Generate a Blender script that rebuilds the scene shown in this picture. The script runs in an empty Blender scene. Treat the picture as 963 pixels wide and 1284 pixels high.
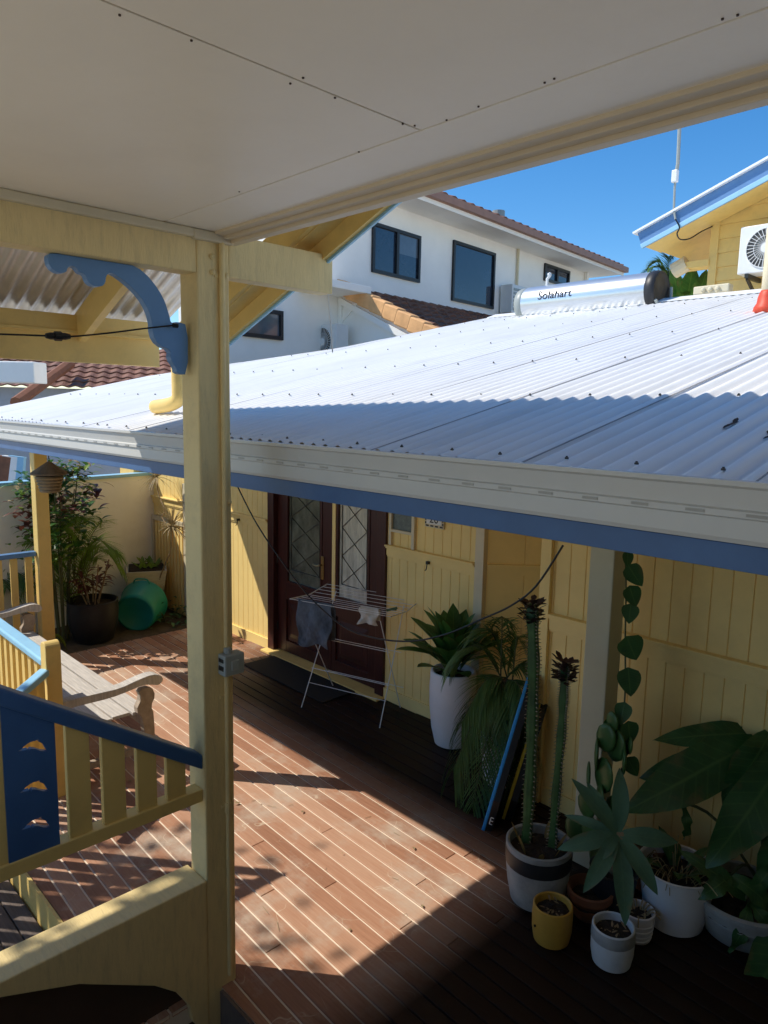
import bpy, bmesh, math, random
from mathutils import Vector, Matrix
R = math.radians
rnd = random.Random(7)
scene = bpy.context.scene
COL = scene.collection

# ------------------------------------------------------------------ camera
F, YAW, PITCH, ROLL, H = 906.3, -.80024, .143034, .020227, 2.7
W0, H0 = 963., 1284.
cy, sy, cp, sp = math.cos(YAW), math.sin(YAW), math.cos(PITCH), math.sin(PITCH)
FW = Vector((sy*cp, cy*cp, -sp)); RI = Vector((cy, -sy, 0)); UP = RI.cross(FW)
RI, UP = RI*math.cos(ROLL)+UP*math.sin(ROLL), UP*math.cos(ROLL)-RI*math.sin(ROLL)
CAM = Vector((0, 0, H))
def ray(x, y): return RI*((x-W0/2)/F) - UP*((y-H0/2)/F) + FW
def on(x, y, n, p):
    n = Vector(n); d = ray(x, y); return CAM + d*(n.dot(Vector(p)-CAM)/n.dot(d))
def aX(x, y, v): return on(x, y, (1,0,0), (v,0,0))
def aY(x, y, v): return on(x, y, (0,1,0), (0,v,0))
def aZ(x, y, v): return on(x, y, (0,0,1), (0,0,v))
def facing(x, y, p): return on(x, y, FW, p)

cd = bpy.data.cameras.new('camera'); cam = bpy.data.objects.new('camera', cd); COL.objects.link(cam)
cd.sensor_fit = 'VERTICAL'; cd.sensor_height = 36; cd.sensor_width = 36; cd.lens = F/H0*36; cd.clip_end = 2000; cd.clip_start = .05
m = Matrix((RI, UP, -FW)).transposed().to_4x4(); m.translation = CAM; cam.matrix_world = m
scene.camera = cam

# ------------------------------------------------------------------ light
SUN = Vector((-.70, -.57, 1)).normalized()
w = bpy.data.worlds.new('World'); scene.world = w; w.use_nodes = True
nt = w.node_tree; bg = nt.nodes['Background']
sk = nt.nodes.new('ShaderNodeTexSky'); sk.sky_type = 'NISHITA'; sk.sun_disc = False
sk.sun_elevation = math.asin(SUN.z); sk.sun_rotation = math.atan2(SUN.x, SUN.y)
sk.air_density = 1.0; sk.dust_density = .15; sk.ozone_density = 4.0; sk.altitude = 300
hs = nt.nodes.new('ShaderNodeHueSaturation'); hs.inputs['Saturation'].default_value = 1.3; hs.inputs['Value'].default_value = 1.2; nt.links.new(sk.outputs[0], hs.inputs['Color']); nt.links.new(hs.outputs[0], bg.inputs[0]); bg.inputs[1].default_value = .15
sl = bpy.data.lights.new('sun', 'SUN'); sl.energy = 5.0; sl.angle = R(.5); sl.color = (1, .93, .81)
so = bpy.data.objects.new('sun', sl); COL.objects.link(so); so.rotation_euler = SUN.to_track_quat('Z', 'Y').to_euler()
scene.view_settings.view_transform = 'Standard'; scene.view_settings.look = 'None'; scene.view_settings.exposure = 0
scene.render.engine = 'CYCLES'
scene.cycles.max_bounces = 10; scene.cycles.diffuse_bounces = 8

# ------------------------------------------------------------------ materials
def newmat(name):
    mt = bpy.data.materials.new(name); mt.use_nodes = True
    n = mt.node_tree; b = n.nodes['Principled BSDF']; return mt, n, b
def mat(name, col, rough=.6, var=.12, sc=6, stretch=(1,1,1), bump=.0, bsc=40, metal=0, spec=.4, dirt=0, dirtcol=(.1,.08,.05), dsc=2.5, trans=0):
    mt, n, b = newmat(name); N = n.nodes.new; L = n.links.new
    tc = N('ShaderNodeTexCoord'); mp = N('ShaderNodeMapping'); mp.inputs['Scale'].default_value = stretch
    L(tc.outputs['Object'], mp.inputs[0])
    no = N('ShaderNodeTexNoise'); no.inputs['Scale'].default_value = sc; no.inputs['Detail'].default_value = 6; no.inputs['Roughness'].default_value = .65
    L(mp.outputs[0], no.inputs['Vector'])
    cr = N('ShaderNodeValToRGB'); cr.color_ramp.elements[0].position = .3; cr.color_ramp.elements[1].position = .7
    cr.color_ramp.elements[0].color = [c*(1-var) for c in col]+[1]; cr.color_ramp.elements[1].color = [min(1, c*(1+var)) for c in col]+[1]
    L(no.outputs['Fac'], cr.inputs[0]); out = cr.outputs[0]
    if dirt:
        n2 = N('ShaderNodeTexNoise'); n2.inputs['Scale'].default_value = dsc; n2.inputs['Detail'].default_value = 9; n2.inputs['Roughness'].default_value = .7
        L(mp.outputs[0], n2.inputs['Vector'])
        r2 = N('ShaderNodeValToRGB'); r2.color_ramp.elements[0].position = .5; r2.color_ramp.elements[1].position = .78
        r2.color_ramp.elements[0].color = (0,0,0,1); r2.color_ramp.elements[1].color = (dirt,)*3+(1,)
        L(n2.outputs['Fac'], r2.inputs[0])
        mx = N('ShaderNodeMixRGB'); L(r2.outputs[0], mx.inputs[0]); L(out, mx.inputs[1]); mx.inputs[2].default_value = list(dirtcol)+[1]; out = mx.outputs[0]
    L(out, b.inputs['Base Color'])
    b.inputs['Roughness'].default_value = rough; b.inputs['Metallic'].default_value = metal
    b.inputs['Specular IOR Level'].default_value = spec
    if bump:
        n3 = N('ShaderNodeTexNoise'); n3.inputs['Scale'].default_value = bsc; n3.inputs['Detail'].default_value = 4
        L(mp.outputs[0], n3.inputs['Vector'])
        bp = N('ShaderNodeBump'); bp.inputs['Strength'].default_value = bump; bp.inputs['Distance'].default_value = .01
        L(n3.outputs['Fac'], bp.inputs['Height']); L(bp.outputs[0], b.inputs['Normal'])
    if trans:
        tr = N('ShaderNodeBsdfTranslucent'); L(out, tr.inputs[0]); ms = N('ShaderNodeMixShader'); ms.inputs[0].default_value = trans
        L(b.outputs[0], ms.inputs[1]); L(tr.outputs[0], ms.inputs[2]); L(ms.outputs[0], n.nodes['Material Output'].inputs[0])
    return mt
def leafmat(name, col, rough=.42, trans=.2, vein=.5, brown=.5):
    mt = mat(name, col, rough, .3, 5, trans=trans, spec=.5); n = mt.node_tree; N = n.nodes.new; L = n.links.new; b = n.nodes['Principled BSDF']
    src = b.inputs['Base Color'].links[0].from_socket; dst = [l.to_socket for l in src.links]
    av = N('ShaderNodeAttribute'); av.attribute_name = 'across'; at = N('ShaderNodeAttribute'); at.attribute_name = 'along'
    rib = N('ShaderNodeMapRange'); rib.inputs['From Min'].default_value = .10; rib.inputs['From Max'].default_value = .02; rib.inputs['To Max'].default_value = vein; L(av.outputs['Fac'], rib.inputs['Value'])
    # side veins slant forward from the midrib
    m1 = N('ShaderNodeMath'); m1.operation = 'MULTIPLY_ADD'; L(av.outputs['Fac'], m1.inputs[0]); m1.inputs[1].default_value = -9; 
    m0 = N('ShaderNodeMath'); m0.operation = 'MULTIPLY'; m0.inputs[1].default_value = 70; L(at.outputs['Fac'], m0.inputs[0]); L(m0.outputs[0], m1.inputs[2])
    sn = N('ShaderNodeMath'); sn.operation = 'SINE'; L(m1.outputs[0], sn.inputs[0])
    sv = N('ShaderNodeMapRange'); sv.inputs['From Min'].default_value = .80; sv.inputs['From Max'].default_value = 1; sv.inputs['To Max'].default_value = vein*.45; L(sn.outputs[0], sv.inputs['Value'])
    mxm = N('ShaderNodeMath'); mxm.operation = 'MAXIMUM'; L(rib.outputs[0], mxm.inputs[0]); L(sv.outputs[0], mxm.inputs[1])
    c1 = N('ShaderNodeMixRGB'); L(mxm.outputs[0], c1.inputs[0]); L(src, c1.inputs[1]); c1.inputs[2].default_value = (col[0]*2.2+.03, col[1]*1.7+.03, col[2]*1.6+.01, 1)
    # brown, dry edges and tips in places
    tc = N('ShaderNodeTexCoord'); no = N('ShaderNodeTexNoise'); no.inputs['Scale'].default_value = 9; no.inputs['Detail'].default_value = 4; L(tc.outputs['Object'], no.inputs['Vector'])
    e1 = N('ShaderNodeMath'); e1.operation = 'MULTIPLY_ADD'; L(av.outputs['Fac'], e1.inputs[0]); e1.inputs[1].default_value = .25; L(no.outputs['Fac'], e1.inputs[2])
    e2 = N('ShaderNodeMath'); e2.operation = 'MULTIPLY_ADD'; L(at.outputs['Fac'], e2.inputs[0]); e2.inputs[1].default_value = .15; L(e1.outputs[0], e2.inputs[2])
    er = N('ShaderNodeMapRange'); er.inputs['From Min'].default_value = .82; er.inputs['From Max'].default_value = .98; er.inputs['To Max'].default_value = brown; L(e2.outputs[0], er.inputs['Value'])
    c2 = N('ShaderNodeMixRGB'); L(er.outputs[0], c2.inputs[0]); L(c1.outputs[0], c2.inputs[1]); c2.inputs[2].default_value = (.17,.12,.045,1)
    for d in dst: L(c2.outputs[0], d)
    bp = N('ShaderNodeBump'); bp.inputs['Strength'].default_value = .35; bp.inputs['Distance'].default_value = .004; bp.invert = True; L(mxm.outputs[0], bp.inputs['Height']); L(bp.outputs[0], b.inputs['Normal'])
    return mt
M = {}
M['cream'] = mat('cream paint', (.80,.57,.19), .5, .06, 3, bump=.06, bsc=60, dirt=.35, dirtcol=(.40,.29,.13), dsc=5)
M['creamrough'] = mat('weathered cream paint', (.78,.61,.29), .6, .05, 5, (1,6,1), bump=.25, bsc=35, dirt=.5, dirtcol=(.42,.33,.18), dsc=7)
M['wall'] = mat('yellow wall paint', (.90,.675,.26), .55, .05, 2, bump=.05, bsc=80, dirt=.3, dirtcol=(.50,.37,.17), dsc=1.5)
M['pale'] = mat('pale sage cream paint', (.56,.54,.38), .5, .05, 3, bump=.04)
M['trimpale'] = mat('pale trim paint', (.66,.58,.40), .5, .06, 4)
M['soffit'] = mat('soffit paint', (.95,.87,.72), .42, .05, 1.2, dirt=.25, dirtcol=(.5,.42,.32), dsc=1.2)
M['fasciacream'] = mat('fascia paint', (.70,.58,.40), .5, .06, 4)
M['blue'] = mat('blue paint', (.05,.125,.29), .38, .1, 5, bump=.05, bsc=50)
M['bluemid'] = mat('mid blue paint', (.12,.25,.47), .42, .08, 5, bump=.04)
M['bluelight'] = mat('light blue paint', (.30,.56,.74), .42, .08, 4)
M['gutter'] = mat('off white gutter', (.57,.57,.55), .35, .04, 3, dirt=.2, dirtcol=(.4,.36,.28), dsc=3)
M['roof'] = mat('white roofing steel', (.84,.86,.88), .42, .05, 1.2, (1,.25,1), dirt=.22, dirtcol=(.5,.5,.47), dsc=3, spec=.5)
M['steel_under'] = mat('galvanised sheet', (.55,.53,.50), .35, .12, 8, metal=.6)
M['slot'] = mat('slot', (.40,.39,.36), .6)
M['lap'] = mat('lap shadow', (.36,.36,.37), .6)
M['screw'] = mat('screw dark', (.08,.075,.07), .5)
M['leaflitter'] = mat('leaf litter', (.075,.045,.028), .8)
M['maroon'] = mat('maroon timber', (.055,.014,.011), .35, .25, 5, (8,8,1), bump=.05)
M['lead'] = mat('lead came', (.05,.05,.045), .4, metal=.6)
M['brass'] = mat('brass', (.45,.32,.14), .3, metal=1)
M['black'] = mat('black plastic', (.012,.012,.013), .4)
M['rubber'] = mat('black rubber mat', (.015,.014,.013), .85, .3, 60)
M['grey'] = mat('grey plastic', (.33,.36,.34), .4, .05)
M['white'] = mat('white plastic', (.74,.75,.74), .35, .04)
M['whitewall'] = mat('white render wall', (.93,.91,.86), .7, .04, 1.5, bump=.08, bsc=25, dirt=.15, dirtcol=(.6,.58,.52), dsc=.7)
M['fence'] = mat('pale fence render', (.92,.90,.84), .7, .05, 1.2, dirt=.25, dirtcol=(.5,.45,.35))
M['darkframe'] = mat('black window frame', (.012,.013,.016), .4)
M['tileorange'] = mat('orange terracotta', (.85,.46,.20), .7, .2, 3, bump=.15, dirt=.3, dirtcol=(.3,.15,.08))
M['terracotta'] = mat('terracotta', (.25,.10,.05), .75, .2, 8, dirt=.4)
M['bark'] = mat('bark', (.16,.12,.08), .9, .3, 12, bump=.5, bsc=25)
M['stem'] = mat('stem', (.09,.10,.04), .7, .3, 12)
M['drystem'] = mat('dry stem', (.28,.20,.11), .8, .3, 12)
M['soil'] = mat('potting soil', (.035,.025,.018), .95, .5, 30, bump=.8, bsc=60)
M['leaf'] = leafmat('green leaf', (.05,.15,.03), .38, .35)
M['leafbright'] = leafmat('bright leaf', (.22,.36,.05), .45, .5)
M['leafdark'] = leafmat('dark leaf', (.035,.11,.03), .35, .12)
M['leafagave'] = leafmat('blue green agave leaf', (.07,.16,.09), .5, .08, .12, .5)
M['leafpalm'] = leafmat('palm leaf', (.09,.18,.045), .5, .2)
M['leafred'] = leafmat('red leaf', (.12,.035,.025), .5, .2)
M['leafgold'] = mat('gold leaf', (.25,.17,.05), .5, .4, 8, trans=.25)
M['leafdry'] = mat('dry leaf', (.36,.28,.15), .7, .3, 8, trans=.2)
M['cactus'] = mat('cactus skin', (.055,.12,.035), .5, .35, 9, bump=.1)
M['cactustip'] = mat('cactus red tip', (.055,.028,.02), .6, .3, 12)
M['spine'] = mat('spines', (.38,.33,.24), .6)
M['denim'] = mat('denim', (.08,.10,.125), .9, .65, 9, (1,1,.5), bump=.5, bsc=30)
M['cloth'] = mat('white cloth', (.60,.56,.48), .9, .1, 9, bump=.3)
M['wire'] = mat('white coated wire', (.75,.75,.72), .35)
M['bench'] = mat('silvered timber', (.52,.48,.43), .8, .2, 5, (1,14,1), bump=.2, bsc=20, dirt=.4, dirtcol=(.25,.22,.19), dsc=4)
M['benchside'] = mat('weathered timber', (.36,.29,.22), .8, .25, 6, (3,3,3), bump=.2)
M['teal'] = mat('teal plastic', (.02,.28,.22), .4, .1, 4, trans=.15)
M['charcoal'] = mat('charcoal glaze', (.022,.022,.024), .45, .25, 10)
M['striped'] = mat('cream planter', (.66,.60,.44), .7, .08, 5)
M['concrete'] = mat('painted concrete', (.34,.34,.32), .85, .2, 7, bump=.2, dirt=.5, dirtcol=(.12,.11,.1), dsc=6)
M['concretewhite'] = mat('whitewashed concrete', (.58,.60,.60), .8, .12, 7, bump=.2, dirt=.4, dirtcol=(.3,.3,.29), dsc=7)
M['mustard'] = mat('mustard glaze', (.52,.30,.05), .45, .12, 6)
M['whitepot'] = mat('white glazed pot', (.72,.72,.72), .4, .04)
M['cyan'] = mat('bright blue foam', (.04,.32,.72), .5)
M['olive'] = mat('yellow foam', (.62,.52,.05), .5)
M['redflash'] = mat('red rubber flashing', (.62,.07,.03), .5)
M['tanksteel'] = mat('brushed steel', (.72,.74,.75), .28, .04, 3, (1,1,30), metal=.75)
M['dirt'] = mat('garden soil', (.10,.072,.045), .95, .4, 9, bump=.8, bsc=40, dirt=.5, dirtcol=(.04,.03,.02), dsc=12)
M['ground'] = mat('ground', (.46,.43,.36), .95, .3, 1, bump=.4, bsc=6)
M['landing'] = mat('landing boards', (.42,.41,.385), .8, .2, 4)
M['blockergrey'] = mat('grey blocker wall', (.52,.49,.43), .8, .2, 4)
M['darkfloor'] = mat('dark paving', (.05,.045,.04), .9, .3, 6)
M['greywall'] = mat('grey blue wall', (.40,.43,.47), .7, .06)
M['yellowdeep'] = mat('deep yellow paint', (.62,.40,.09), .55, .06, 3)

def glass_mat(name, col, rough=.05, var=.3, sc=2, spec=.8):
    mt = mat(name, col, rough, var, sc, spec=spec); return mt
M['glass'] = glass_mat('dark window glass', (.02,.03,.05), .04)
M['glassblind'] = glass_mat('window glass over blind', (.10,.12,.145), .06)
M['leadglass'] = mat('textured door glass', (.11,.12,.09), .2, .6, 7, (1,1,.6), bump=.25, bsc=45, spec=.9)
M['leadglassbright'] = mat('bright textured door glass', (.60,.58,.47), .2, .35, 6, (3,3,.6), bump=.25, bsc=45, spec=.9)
M['glassfrost'] = mat('frosted glass', (.13,.16,.15), .25, .3, 30, bump=.3, bsc=90)

def deck_mat(gap=False):
    mt, n, b = newmat('oiled deck boards'); N = n.nodes.new; L = n.links.new
    tc = N('ShaderNodeTexCoord')
    att = N('ShaderNodeAttribute'); att.attribute_name = 'board'
    mp = N('ShaderNodeMapping'); mp.inputs['Scale'].default_value = (2.5,40,1); mp.inputs['Rotation'].default_value = (0,0,R(2.2)); L(tc.outputs['Object'], mp.inputs[0])
    g = N('ShaderNodeTexNoise'); g.inputs['Scale'].default_value = 1.6; g.inputs['Detail'].default_value = 8; g.inputs['Roughness'].default_value = .7; L(mp.outputs[0], g.inputs['Vector'])
    p = N('ShaderNodeTexNoise'); p.inputs['Scale'].default_value = 2.2; p.inputs['Detail'].default_value = 8; p.inputs['Roughness'].default_value = .68; L(tc.outputs['Object'], p.inputs['Vector'])
    r1 = N('ShaderNodeValToRGB'); e = r1.color_ramp.elements; e[0].position = .1; e[1].position = .95
    e[0].color = (.18,.075,.042,1); e[1].color = (.60,.40,.28,1); x = r1.color_ramp.elements.new(.5); x.color = (.40,.205,.125,1)
    ad = N('ShaderNodeMath'); ad.operation = 'MULTIPLY_ADD'; L(att.outputs['Fac'], ad.inputs[0]); ad.inputs[1].default_value = .42
    sb = N('ShaderNodeMath'); sb.operation = 'MULTIPLY'; L(g.outputs['Fac'], sb.inputs[0]); sb.inputs[1].default_value = .55; L(sb.outputs[0], ad.inputs[2])
    L(ad.outputs[0], r1.inputs[0])
    r2 = N('ShaderNodeValToRGB'); e = r2.color_ramp.elements; e[0].position = .5; e[0].color = (0,0,0,1); e[1].position = .70; e[1].color = (.8,.8,.8,1); L(p.outputs['Fac'], r2.inputs[0])
    mx = N('ShaderNodeMixRGB'); L(r2.outputs[0], mx.inputs[0]); L(r1.outputs[0], mx.inputs[1]); mx.inputs[2].default_value = (.50,.42,.335,1)
    # pale scratches
    mp2 = N('ShaderNodeMapping'); mp2.inputs['Scale'].default_value = (1,1,1); L(tc.outputs['Object'], mp2.inputs[0])
    wn = N('ShaderNodeTexNoise'); wn.inputs['Scale'].default_value = 3; L(mp2.outputs[0], wn.inputs['Vector'])
    mxv = N('ShaderNodeMixRGB'); mxv.inputs[0].default_value = .35; L(mp2.outputs[0], mxv.inputs[1]); L(wn.outputs['Color'], mxv.inputs[2])
    v = N('ShaderNodeTexVoronoi'); v.feature = 'DISTANCE_TO_EDGE'; v.inputs['Scale'].default_value = 6; L(mxv.outputs[0], v.inputs['Vector'])
    r3 = N('ShaderNodeValToRGB'); e = r3.color_ramp.elements; e[0].position = 0; e[0].color = (1,1,1,1); e[1].position = .012; e[1].color = (0,0,0,1); L(v.outputs['Distance'], r3.inputs[0])
    q = N('ShaderNodeTexNoise'); q.inputs['Scale'].default_value = 5; q.inputs['Detail'].default_value = 3; L(tc.outputs['Object'], q.inputs['Vector'])
    r4 = N('ShaderNodeValToRGB'); e = r4.color_ramp.elements; e[0].position = .52; e[0].color = (0,0,0,1); e[1].position = .64; e[1].color = (.55,.55,.55,1); L(q.outputs['Fac'], r4.inputs[0])
    mu = N('ShaderNodeMath'); mu.operation = 'MULTIPLY'; L(r3.outputs[0], mu.inputs[0]); L(r4.outputs[0], mu.inputs[1])
    m2 = N('ShaderNodeMixRGB'); L(mu.outputs[0], m2.inputs[0]); L(mx.outputs[0], m2.inputs[1]); m2.inputs[2].default_value = (.72,.62,.46,1)
    # roof and porch shade painted into board and gap colours, down to near black
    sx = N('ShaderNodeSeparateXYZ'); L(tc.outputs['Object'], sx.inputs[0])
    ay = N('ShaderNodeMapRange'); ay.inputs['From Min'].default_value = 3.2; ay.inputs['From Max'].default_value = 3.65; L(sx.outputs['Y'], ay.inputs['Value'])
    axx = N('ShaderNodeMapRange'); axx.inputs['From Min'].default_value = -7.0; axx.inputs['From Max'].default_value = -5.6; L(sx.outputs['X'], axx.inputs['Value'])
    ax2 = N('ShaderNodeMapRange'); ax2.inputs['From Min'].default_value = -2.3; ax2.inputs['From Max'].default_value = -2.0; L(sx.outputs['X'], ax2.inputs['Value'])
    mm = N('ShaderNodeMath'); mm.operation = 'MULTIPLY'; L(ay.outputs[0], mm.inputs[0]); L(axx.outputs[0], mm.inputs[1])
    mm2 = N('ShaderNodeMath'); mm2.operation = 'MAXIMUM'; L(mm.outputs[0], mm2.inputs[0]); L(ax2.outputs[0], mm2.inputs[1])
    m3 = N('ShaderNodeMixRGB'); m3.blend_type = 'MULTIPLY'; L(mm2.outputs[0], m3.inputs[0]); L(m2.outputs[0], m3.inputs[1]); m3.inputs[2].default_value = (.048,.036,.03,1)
    if gap:
        r5 = N('ShaderNodeValToRGB'); e = r5.color_ramp.elements; e[0].color = (.62,.50,.38,1); e[1].color = (.88,.78,.64,1); L(p.outputs['Fac'], r5.inputs[0]); L(r5.outputs[0], m3.inputs[1]); m3.inputs[2].default_value = (.02,.015,.012,1)
    L(m3.outputs[0], b.inputs['Base Color']); b.inputs['Roughness'].default_value = .55; b.inputs['Specular IOR Level'].default_value = .2
    bp = N('ShaderNodeBump'); bp.inputs['Strength'].default_value = .25; bp.inputs['Distance'].default_value = .004; L(g.outputs['Fac'], bp.inputs['Height']); L(bp.outputs[0], b.inputs['Normal'])
    return mt
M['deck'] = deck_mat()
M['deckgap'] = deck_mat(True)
M['deckgrey'] = mat('weathered dark boards', (.13,.10,.085), .7, .35, 3, (2,20,1), bump=.2)

def tile_mat(name, c1, c2, du, dv, axes):
    # courses of terracotta tiles: bump and colour from object coordinates
    mt, n, b = newmat(name); N = n.nodes.new; L = n.links.new
    tc = N('ShaderNodeTexCoord')
    no = N('ShaderNodeTexNoise'); no.inputs['Scale'].default_value = 3; no.inputs['Detail'].default_value = 6; L(tc.outputs['Object'], no.inputs['Vector'])
    cr = N('ShaderNodeValToRGB'); cr.color_ramp.elements[0].position = .3; cr.color_ramp.elements[1].position = .7
    cr.color_ramp.elements[0].color = list(c1)+[1]; cr.color_ramp.elements[1].color = list(c2)+[1]; L(no.outputs['Fac'], cr.inputs[0])
    L(cr.outputs[0], b.inputs['Base Color']); b.inputs['Roughness'].default_value = .75
    return mt
M['tilebrown'] = tile_mat('brown roof tiles', (.13,.055,.035), (.27,.125,.08), 1, 1, 0)

# ------------------------------------------------------------------ mesh helpers
class MB:
    def __init__(s):
        s.bm = bmesh.new(); s.lv = None
    def hexa(s, v):
        b = [s.bm.verts.new(p) for p in v]
        for f in ((0,3,2,1),(4,5,6,7),(0,1,5,4),(1,2,6,5),(2,3,7,6),(3,0,4,7)): s.bm.faces.new([b[i] for i in f])
        return s
    def box(s, x0, x1, y0, y1, z0, z1):
        return s.hexa([(x0,y0,z0),(x1,y0,z0),(x1,y1,z0),(x0,y1,z0),(x0,y0,z1),(x1,y0,z1),(x1,y1,z1),(x0,y1,z1)])
    def beam(s, A, B, wd, ht, side=None):
        A, B = Vector(A), Vector(B); d = (B-A).normalized()
        sd = Vector(side) if side is not None else d.cross(Vector((0,0,1)))
        if sd.length < 1e-4: sd = Vector((1,0,0))
        sd = (sd - d*sd.dot(d)).normalized(); u = sd.cross(d).normalized()
        a, c = sd*wd/2, u*ht/2
        return s.hexa([A-a-c, A+a-c, B+a-c, B-a-c, A-a+c, A+a+c, B+a+c, B-a+c])
    def prism(s, pts, vec):
        v = Vector(vec); n = len(pts)
        a = [s.bm.verts.new(Vector(p)) for p in pts]; b = [s.bm.verts.new(Vector(p)+v) for p in pts]
        s.bm.faces.new(a[::-1]); s.bm.faces.new(b)
        for i in range(n): s.bm.faces.new([a[i], a[(i+1)%n], b[(i+1)%n], b[i]])
        return s
    def poly(s, pts): s.bm.faces.new([s.bm.verts.new(Vector(p)) for p in pts]); return s
    def tube(s, pts, r, n=8, r2=None, cap=True):
        pts = [Vector(p) for p in pts]; k = len(pts); prev = None; rings = []
        for i, p in enumerate(pts):
            d = (pts[min(i+1,k-1)]-pts[max(i-1,0)]).normalized()
            if prev is None: a = d.cross(Vector((0,0,1))); a = a if a.length > .01 else d.cross(Vector((1,0,0)))
            else: a = prev - d*prev.dot(d)
            a.normalize(); b = d.cross(a); prev = a
            rr = r if r2 is None else r+(r2-r)*i/(k-1)
            if callable(r): rr = r(i/(k-1))
            rings.append([s.bm.verts.new(p+(a*math.cos(t)+b*math.sin(t))*rr) for t in [2*math.pi*j/n for j in range(n)]])
        for q in range(k-1):
            for j in range(n): s.bm.faces.new([rings[q][j], rings[q][(j+1)%n], rings[q+1][(j+1)%n], rings[q+1][j]])
        if cap: s.bm.faces.new(rings[0][::-1]); s.bm.faces.new(rings[-1])
        return s
    def lathe(s, prof, c, axis=(0,0,1), n=32, closed=True, sx=1):
        ax = Vector(axis).normalized(); a = ax.cross(Vector((0,1,0))); a = a if a.length > .1 else ax.cross(Vector((1,0,0))); a.normalize(); b = ax.cross(a); c = Vector(c); rings = []
        for r_, h in prof: rings.append([s.bm.verts.new(c+ax*h+(a*math.cos(t)*sx+b*math.sin(t))*r_) for t in [2*math.pi*j/n for j in range(n)]])
        for q in range(len(rings)-1):
            for j in range(n): s.bm.faces.new([rings[q][j], rings[q][(j+1)%n], rings[q+1][(j+1)%n], rings[q+1][j]])
        if closed: s.bm.faces.new(rings[0][::-1]); s.bm.faces.new(rings[-1])
        return s
    def ball(s, c, r, sc=(1,1,1), sub=2):
        ret = bmesh.ops.create_icosphere(s.bm, subdivisions=sub, radius=r)
        for v in ret['verts']: v.co = Vector((v.co.x*sc[0], v.co.y*sc[1], v.co.z*sc[2]))+Vector(c)
        return s
    def leaf(s, base, tip, wd, up=(0,0,1), sag=0., n=7, fold=.15, shape=0, wav=0):
        base, tip = Vector(base), Vector(tip); d = tip-base; ln = d.length; dn = d/ln; up = Vector(up)
        sd = dn.cross(up); sd = sd if sd.length > .05 else dn.cross(Vector((1,0,0))); sd.normalize(); nn = sd.cross(dn).normalized()
        rows = []
        L_ = s.bm.verts.layers.float; a_v, a_t = L_.get('across') or L_.new('across'), L_.get('along') or L_.new('along')
        for i in range(n+1):
            t = i/n
            if shape == 0: wv = math.sin(math.pi*min(1, t*.93+.07))**.8
            elif shape == 1: wv = (1-t)**.7*min(1, .45+t*3)          # blade
            elif shape == 2: wv = math.sin(math.pi*(t**.62))**.75 if 0 < t < 1 else .02   # heart-like, wide near base
            else: wv = math.sin(math.pi*(t**1.35))**.7 if 0 < t < 1 else .03             # wide near the tip
            wv = max(wv, .02)*wd/2
            c = base+d*t+nn*(sag*4*t*(1-t))
            wob = nn*(wav*math.sin(t*17+base.x*40))
            rows.append([s.bm.verts.new(c+sd*wv+nn*fold*wv+wob), s.bm.verts.new(c), s.bm.verts.new(c-sd*wv+nn*fold*wv-wob)])
            for v_, k_ in zip(rows[-1], (1., 0., 1.)): v_[a_v] = k_; v_[a_t] = t
        for i in range(n):
            for j in (0, 1): s.bm.faces.new([rows[i][j], rows[i][j+1], rows[i+1][j+1], rows[i+1][j]])
        return s
    def build(s, name, m, parent=None, smooth=False, bevel=0, recalc=True):
        if recalc: bmesh.ops.recalc_face_normals(s.bm, faces=s.bm.faces)
        me = bpy.data.meshes.new(name); s.bm.to_mesh(me); s.bm.free()
        for q in (m if isinstance(m, (list, tuple)) else [m]): me.materials.append(q)
        o = bpy.data.objects.new(name, me); COL.objects.link(o)
        if smooth:
            for p in me.polygons: p.use_smooth = True
        if bevel:
            bv = o.modifiers.new('bevel', 'BEVEL'); bv.width = bevel; bv.segments = 2; bv.limit_method = 'ANGLE'; bv.angle_limit = R(40)
        if parent is not None:
            o.parent = parent
            if parent.type == 'EMPTY': o.matrix_parent_inverse = Matrix.Translation(-parent.location)
        return o
def thing(name, label, cat, loc, group=None):
    o = bpy.data.objects.new(name, None); COL.objects.link(o); o.location = loc; o.empty_display_size = .2
    return tag(o, label, cat, group)
def tag(o, label, cat, group=None):
    o['label'] = label; o['category'] = cat
    if group: o['group'] = group
    return o
def struct(o): o['kind'] = 'structure'; return o
def copy_tree(o, parent=None, loc=None):
    c = o.copy(); COL.objects.link(c)
    if parent is not None: c.parent = parent
    if loc is not None: c.location = loc
    for ch in [k for k in bpy.data.objects if k.parent == o]: copy_tree(ch, c)
    return c
def catenary(A, B, sag, n=24):
    A, B = Vector(A), Vector(B); return [A.lerp(B, i/n)-Vector((0,0,sag*4*(i/n)*(1-i/n))) for i in range(n+1)]
def smooth_path(P, k=6):
    P = [Vector(p) for p in P]; out = []
    for i in range(len(P)-1):
        p0, p1, p2, p3 = P[max(i-1,0)], P[i], P[i+1], P[min(i+2,len(P)-1)]
        for j in range(k):
            t = j/k; out.append(.5*((2*p1)+(p2-p0)*t+(2*p0-5*p1+4*p2-p3)*t*t+(3*p1-p0-3*p2+p3)*t**3))
    out.append(P[-1]); return out

# ================================================================== SETTING
struct(MB().box(-400,400,-400,400,-1.2,-.62).build('ground', M['ground']))
struct(MB().box(-16,-7.74,.4,9,-.5,-.05).build('garden_soil', M['dirt']))
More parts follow.
